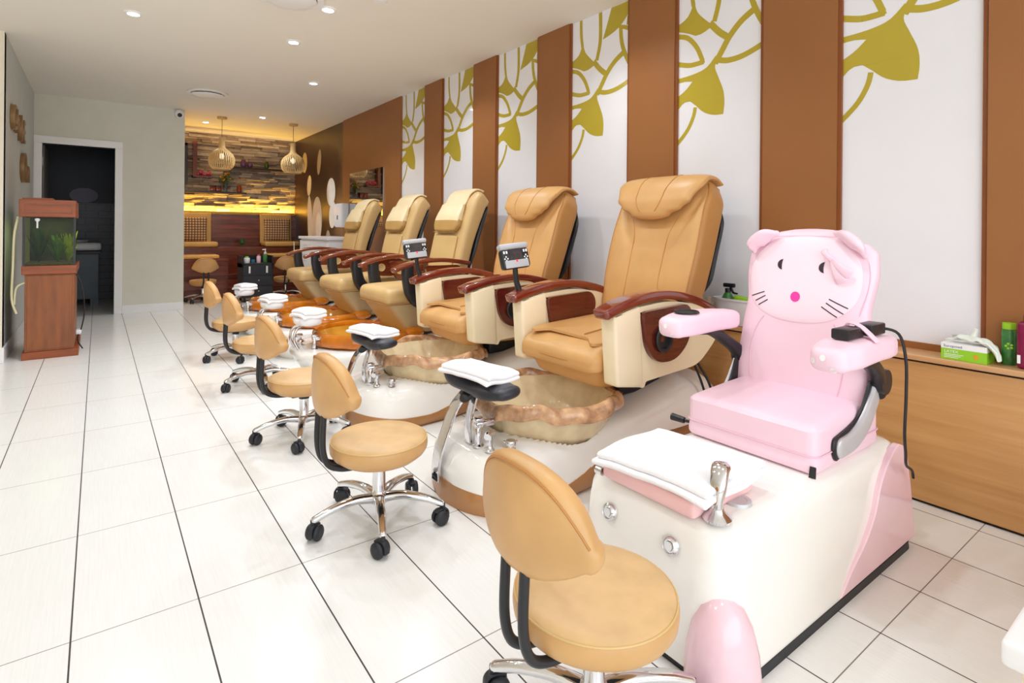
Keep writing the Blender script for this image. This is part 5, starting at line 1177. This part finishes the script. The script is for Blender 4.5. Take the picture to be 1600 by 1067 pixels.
def bottle(x, y, z, r, h, m, mc, lb, pump=False):
    t = thing('bottle', lb, 'bottle', (x, y, z), 'bottles on the black trolley')
    bm = NB(); lathe(bm, [(0.002, 0.001), (r * 0.95, 0.001), (r, 0.006), (r, h * 0.7), (r * 0.9, h * 0.78), (r * 0.45, h * 0.82), (r * 0.45, h * 0.88), (0.002, h * 0.88)], (x, y, z), 18); link_mesh('body', bm, m, t)
    bm = NB(); lathe(bm, [(0.002, h * 0.83), (r * 0.6, h * 0.83), (r * 0.6, h), (0.002, h)], (x, y, z), 14)
    if pump: tube(bm, [(x, y, z + h), (x, y, z + h * 1.25)], 0.006, 6, 3); tube(bm, [(x + 0.01, y, z + h * 1.25), (x - 0.04, y, z + h * 1.22)], 0.008, 6, 3)
    link_mesh('cap', bm, mc, t)
bottle(1.735, 8.78, 0.561, 0.042, 0.1, M['whiteplastic'], M['lime'], 'short white tub with lime lid on the black trolley')
bottle(1.90, 8.8, 0.561, 0.03, 0.13, M['pink_shell'], M['pinkfl'], 'pink capped bottle in the middle of the black trolley')
bottle(1.985, 8.78, 0.561, 0.032, 0.16, M['teal'], M['whiteplastic'], 'green pump bottle with white pump on the black trolley', True)
bm = NB(); box(bm, 1.8, 1.85, 8.8, 8.86, 0.561, 0.61, bev=0.004); solo('polish_box', bm, M['blue'], 'dark blue box on the black trolley', 'box', smooth=False)
# ------------------------------------------------------------------ things on the ledge by the right wall
def text_mesh(body, size, mtx, m, parent, name='lettering'):
    cu = bpy.data.curves.new('txt', 'FONT'); cu.body = body; cu.size = size; cu.extrude = 0.0002
    ob = bpy.data.objects.new('tmp', cu); COL.objects.link(ob); dg = bpy.context.evaluated_depsgraph_get(); me = bpy.data.meshes.new_from_object(ob.evaluated_get(dg)); bpy.data.objects.remove(ob)
    me.transform(Matrix.Translation(-top_loc(parent)) @ mtx); me.materials.clear(); me.materials.append(m)
    o = bpy.data.objects.new(name, me); COL.objects.link(o); o.parent = parent; return o
LZ = 0.5945
gb = thing('glove_box', 'green and white box of disposable gloves on the wall ledge', 'glove box', (2.68, 0.62, LZ))
GX0, GY0, GY1 = 2.655, 0.605, 0.745
bm = NB(); box(bm, GX0, 2.76, GY0, GY1, LZ, LZ + 0.042, 0); box(bm, GX0, 2.76, GY0, GY1, LZ + 0.042, LZ + 0.062, 1); link_mesh('carton', bm, [M['limepack'], M['paint_white']], gb, False)
mt = Matrix.Translation((GX0 - 0.0006, GY1 - 0.008, LZ + 0.047)) @ Matrix.Rotation(-PI / 2, 4, 'Z') @ Matrix.Rotation(PI / 2, 4, 'X')
text_mesh('Europmed', 0.014, mt, M['printgrey'], gb)
mt = Matrix.Translation((GX0 - 0.0006, GY1 - 0.01, LZ + 0.026)) @ Matrix.Rotation(-PI / 2, 4, 'Z') @ Matrix.Rotation(PI / 2, 4, 'X')
text_mesh('LATEX', 0.015, mt, M['printwhite'], gb)
bm = NB()
for k in range(3): box(bm, GX0 - 0.0008, GX0 - 0.0002, GY1 - 0.01 - 0.06 + k * 0.008, GY1 - 0.01, LZ + 0.019 - k * 0.006, LZ + 0.021 - k * 0.006)
link_mesh('fine_print', bm, M['printwhite'], gb, False)
bm = NB(); lathe(bm, [(0.002, 0.0), (0.008, 0.0), (0.008, 0.0006), (0.002, 0.0006)], (GX0 - 0.0008, GY0 + 0.032, LZ + 0.022), 18, 'X'); link_mesh('round_mark', bm, M['printorange'], gb, False)
bm = NB()
Slab([(2.70, 0.735, LZ + 0.068), (2.70, 0.70, LZ + 0.082), (2.695, 0.65, LZ + 0.083), (2.69, 0.61, LZ + 0.074), (2.68, 0.585, LZ + 0.052), (2.672, 0.572, LZ + 0.02)], [(0, 0.01), (0.3, 0.03), (0.7, 0.034), (1, 0.014)], [(0, 0.003), (0.4, 0.01), (0.8, 0.007), (1, 0.004)], (1, 0, 0), 44, 2.2).build(bm, 36, (0.01, 0.008))
for v in bm.verts:
    p = v.co * 38; v.co += V((noise.noise(p) * 0.008, noise.noise(p + V((5, 1, 2))) * 0.006, noise.noise(p + V((9, 3, 4))) * 0.009))
tube(bm, [(2.70, 0.66, LZ + 0.075), (2.705, 0.655, LZ + 0.1), (2.70, 0.648, LZ + 0.122)], [(0, 0.013), (1, 0.007)], 8)
solo('disposable_glove', bm, M['glove'], 'pale crumpled gloves spilling out of the green glove box', 'gloves')
bt = thing('spray_can', 'slim bottle with lime green cap on the ledge behind the glove box', 'bottle', (2.74, 0.555, LZ))
bm = NB(); lathe(bm, [(0.002, 0.0), (0.021, 0.0), (0.022, 0.004), (0.022, 0.125), (0.019, 0.132), (0.002, 0.132)], (2.74, 0.56, LZ), 22); link_mesh('body', bm, M['teal'], bt)
bm = NB(); lathe(bm, [(0.002, 0.132), (0.02, 0.132), (0.02, 0.155), (0.002, 0.156)], (2.74, 0.56, LZ), 22); link_mesh('cap', bm, M['lime'], bt)
bm = NB()
for k in range(5): t = 1.26 * k; disc_blob(bm, V((2.7185, 0.555 + 0.009 * math.cos(t), LZ + 0.07 + 0.009 * math.sin(t))), 0.0045, 8, (0.4, 1, 1))
link_mesh('flower_print', bm, M['lime'], bt)
bt = thing('shampoo_bottle', 'maroon bottle cut off by the right edge on the ledge', 'bottle', (2.70, 0.5, LZ))
bm = NB(); rbox(bm, (2.70, 0.497, LZ + 0.085), (0.05, 0.06, 0.17), 0.012, 4); link_mesh('body', bm, M['maroon'], bt)
bm = NB(); lathe(bm, [(0.002, 0.17), (0.016, 0.17), (0.016, 0.195), (0.002, 0.196)], (2.70, 0.497, LZ), 18); link_mesh('cap', bm, M['maroon'], bt)
bm = NB(); box(bm, 2.6742, 2.6752, 0.515, 0.524, LZ + 0.02, LZ + 0.05); link_mesh('barcode_label', bm, M['paint_white'], bt, False)
bm = NB(); prism(bm, [(-0.01, 0.0), (0.01, 0.0), (0.012, 0.02), (-0.008, 0.022)], lambda u, z: V((2.755, 0.725 + u, LZ + 0.062 + z)), lambda u, z: V((2.758, 0.725 + u, LZ + 0.062 + z))); solo('price_tag', bm, M['steel'], 'small grey tag sticking up behind the glove box', 'tag', smooth=False)

# white tub of supplies
def oval(cx, cy, rx, ry, z, n=36): return [V((cx + rx * spow(math.cos(2 * PI * i / n), 0.7), cy + ry * spow(math.sin(2 * PI * i / n), 0.7), z)) for i in range(n)]
TX, TY = 2.705, 1.56
bm = NB(); loft(bm, [oval(TX, TY, 0.055, 0.18, LZ + 0.001), oval(TX, TY, 0.058, 0.185, LZ + 0.004), oval(TX, TY, 0.068, 0.205, LZ + 0.125), oval(TX, TY, 0.075, 0.214, LZ + 0.128), oval(TX, TY, 0.076, 0.215, LZ + 0.137), oval(TX, TY, 0.066, 0.203, LZ + 0.137), oval(TX, TY, 0.055, 0.18, LZ + 0.012)], True)
solo('plastic_tub', bm, M['whiteplastic'], 'white oval plastic tub of supplies on the ledge behind the pink cat chair', 'tub')
bm = NB(); rbox(bm, (2.70, 1.605, LZ + 0.11), (0.04, 0.10, 0.075), 0.012, 4, fn=lambda p: (p.x, p.y, p.z + (p.y - 1.595) * 0.12)); solo('lime_packet', bm, M['lime'], 'lime green packet in the white tub', 'packet')
sp = thing('spray_bottle', 'green spray bottle with black trigger in the white tub', 'spray bottle', (2.70, 1.745, LZ + 0.02))
bm = NB(); lathe(bm, [(0.002, 0.02), (0.03, 0.02), (0.032, 0.03), (0.032, 0.13), (0.02, 0.155), (0.013, 0.165), (0.002, 0.165)], (2.708, 1.70, LZ), 18); link_mesh('body', bm, M['teal'], sp)
bm = NB(); lathe(bm, [(0.002, 0.16), (0.015, 0.16), (0.015, 0.185), (0.002, 0.186)], (2.708, 1.70, LZ), 14); box(bm, 2.698, 2.718, 1.66, 1.725, LZ + 0.19, LZ + 0.212, bev=0.005); Slab([(2.708, 1.685, LZ + 0.195), (2.708, 1.67, LZ + 0.165), (2.708, 1.645, LZ + 0.16)], 0.005, [(0, 0.008), (1, 0.004)], (1, 0, 0), 8, 3).build(bm, 10, (0.002, 0.002)); link_mesh('trigger_head', bm, M['black'], sp)
bm = NB(); lathe(bm, [(0.002, 0.05), (0.022, 0.05), (0.022, 0.15), (0.012, 0.155), (0.012, 0.17), (0.002, 0.17)], (2.71, 1.49, LZ), 18); solo('white_bottle', bm, M['whiteplastic'], 'white capped bottle in the white tub beside the pink headrest', 'bottle', loc=(2.71, 1.49, LZ + 0.05))
bm = NB(); lathe(bm, [(0.002, 0.02), (0.026, 0.02), (0.028, 0.11), (0.014, 0.125), (0.014, 0.145), (0.002, 0.145)], (2.725, 1.83, LZ - 0.02), 18); solo('black_bottle', bm, M['cream'], 'cream bottle beside the white tub behind the tan backrest', 'bottle')
# cables behind the nearer tan chair
bm = NB(); tube(bm, [(2.355, 1.665, 0.44), (2.36, 1.645, 0.40), (2.37, 1.615, 0.32), (2.42, 1.602, 0.16), (2.5, 1.60, 0.012)], 0.006, 8); tube(bm, [(2.375, 1.665, 0.45), (2.39, 1.645, 0.41), (2.42, 1.615, 0.33), (2.48, 1.604, 0.18), (2.56, 1.60, 0.012)], 0.006, 8); solo('power_cable', bm, M['cable'], 'black cables dropping behind the nearest tan leather chair', 'cable')
# unit cut off at the lower right corner
cu = thing('counter_unit', 'cream unit with white top cut off by the lower right corner', 'counter', (1.9, -0.2, 0))
bm = NB(); rbox(bm, (1.95, -0.26, 0.135), (1.08, 1.06, 0.27), 0.03, 4); link_mesh('body', bm, M['cream'], cu)
bm = NB(); rbox(bm, (1.945, -0.26, 0.29), (1.14, 1.10, 0.05), 0.01, 4); link_mesh('top', bm, M['paint_white'], cu)
# ------------------------------------------------------------------ light
def spot(x, y, e, col=(0.975, 0.985, 1.0), size=2.3, z=CH - 0.03, rad=0.05):
    l = bpy.data.lights.new('downlight_lamp', 'SPOT'); l.energy = e; l.color = col; l.spot_size = size; l.spot_blend = 0.8; l.shadow_soft_size = rad
    o = bpy.data.objects.new('downlight_lamp', l); COL.objects.link(o); o.location = (x, y, z); return o
for x, y, lb in DL[:5]: spot(x, y, 46)
spot(1.235, 9.1, 22, (1, 0.8, 0.55))
for x, y in ((1.27, 2.9), (1.27, 1.95), (1.27, 0.9), (0.19, 3.2), (0.19, 1.6), (2.2, 2.4), (2.2, 4.2)): spot(x, y, 24)
def area(name, loc, rot, sx_, sy_, e, col=(1, 1, 1)):
    l = bpy.data.lights.new(name, 'AREA'); l.shape = 'RECTANGLE'; l.size = sx_; l.size_y = sy_; l.energy = e; l.color = col
    o = bpy.data.objects.new(name, l); COL.objects.link(o); o.location = loc; o.rotation_euler = rot; return o
area('shopfront_daylight', (0.0, -2.0, 1.4), (PI / 2, 0, 0), 5.6, 2.4, 85, (0.95, 0.985, 1.0))
l_ = area('aquarium_fill_light', (-0.315, 6.1, 1.145), (0, 0, 0), 0.24, 0.3, 0.7, (0.9, 1, 0.75))  # unseen lamp added under the hood to brighten the tank inside
area('cove_strip', (1.85, 10.13, 1.312), (math.radians(166), 0, 0), 1.8, 0.03, 26, (1, 0.52, 0.06))
area('cove_strip_top', (1.85, 10.0, 2.40), (math.radians(180), 0, 0), 1.7, 0.05, 1.6, (1, 0.55, 0.18))
w = bpy.data.worlds.new('World'); SC.world = w; w.use_nodes = True
w.node_tree.nodes['Background'].inputs[0].default_value = (0.95, 0.98, 1.0, 1); w.node_tree.nodes['Background'].inputs[1].default_value = 0.45
# ------------------------------------------------------------------ camera and film
cam = bpy.data.cameras.new('camera'); co = bpy.data.objects.new('camera', cam); COL.objects.link(co); SC.camera = co
F, YAW, HY, ROLL = 869.68, 0.6393, 359.26, 0.0092
cam.sensor_width = 36.0; cam.sensor_fit = 'HORIZONTAL'; cam.lens = F / 1600 * 36.0
cam.shift_x = 0.0; cam.shift_y = -(533.5 - HY) / 1600.0
co.location = (0, 0, 1.08)
co.rotation_mode = 'QUATERNION'
q = Matrix.Rotation(-YAW, 4, 'Z') @ Matrix.Rotation(PI / 2, 4, 'X') @ Matrix.Rotation(ROLL, 4, 'Z')
co.rotation_quaternion = q.to_quaternion()
cam.clip_start = 0.02
SC.view_settings.view_transform = 'Standard'; SC.view_settings.look = 'None'
SC.view_settings.exposure = 0.52
SC.cycles.max_bounces = 10; SC.cycles.transmission_bounces = 8; SC.cycles.glossy_bounces = 5; SC.cycles.diffuse_bounces = 5
SC.cycles.sample_clamp_indirect = 6.0; SC.cycles.caustics_reflective = False; SC.cycles.caustics_refractive = False
vs = SC.view_settings; vs.use_curve_mapping = True; cm = vs.curve_mapping; cm.white_level = (2.05, 2.0, 1.94)
cv = cm.curves[3]
for x, y in ((0.1, 0.195), (0.25, 0.46), (0.5, 0.79)): cv.points.new(x, y)
cm.update()
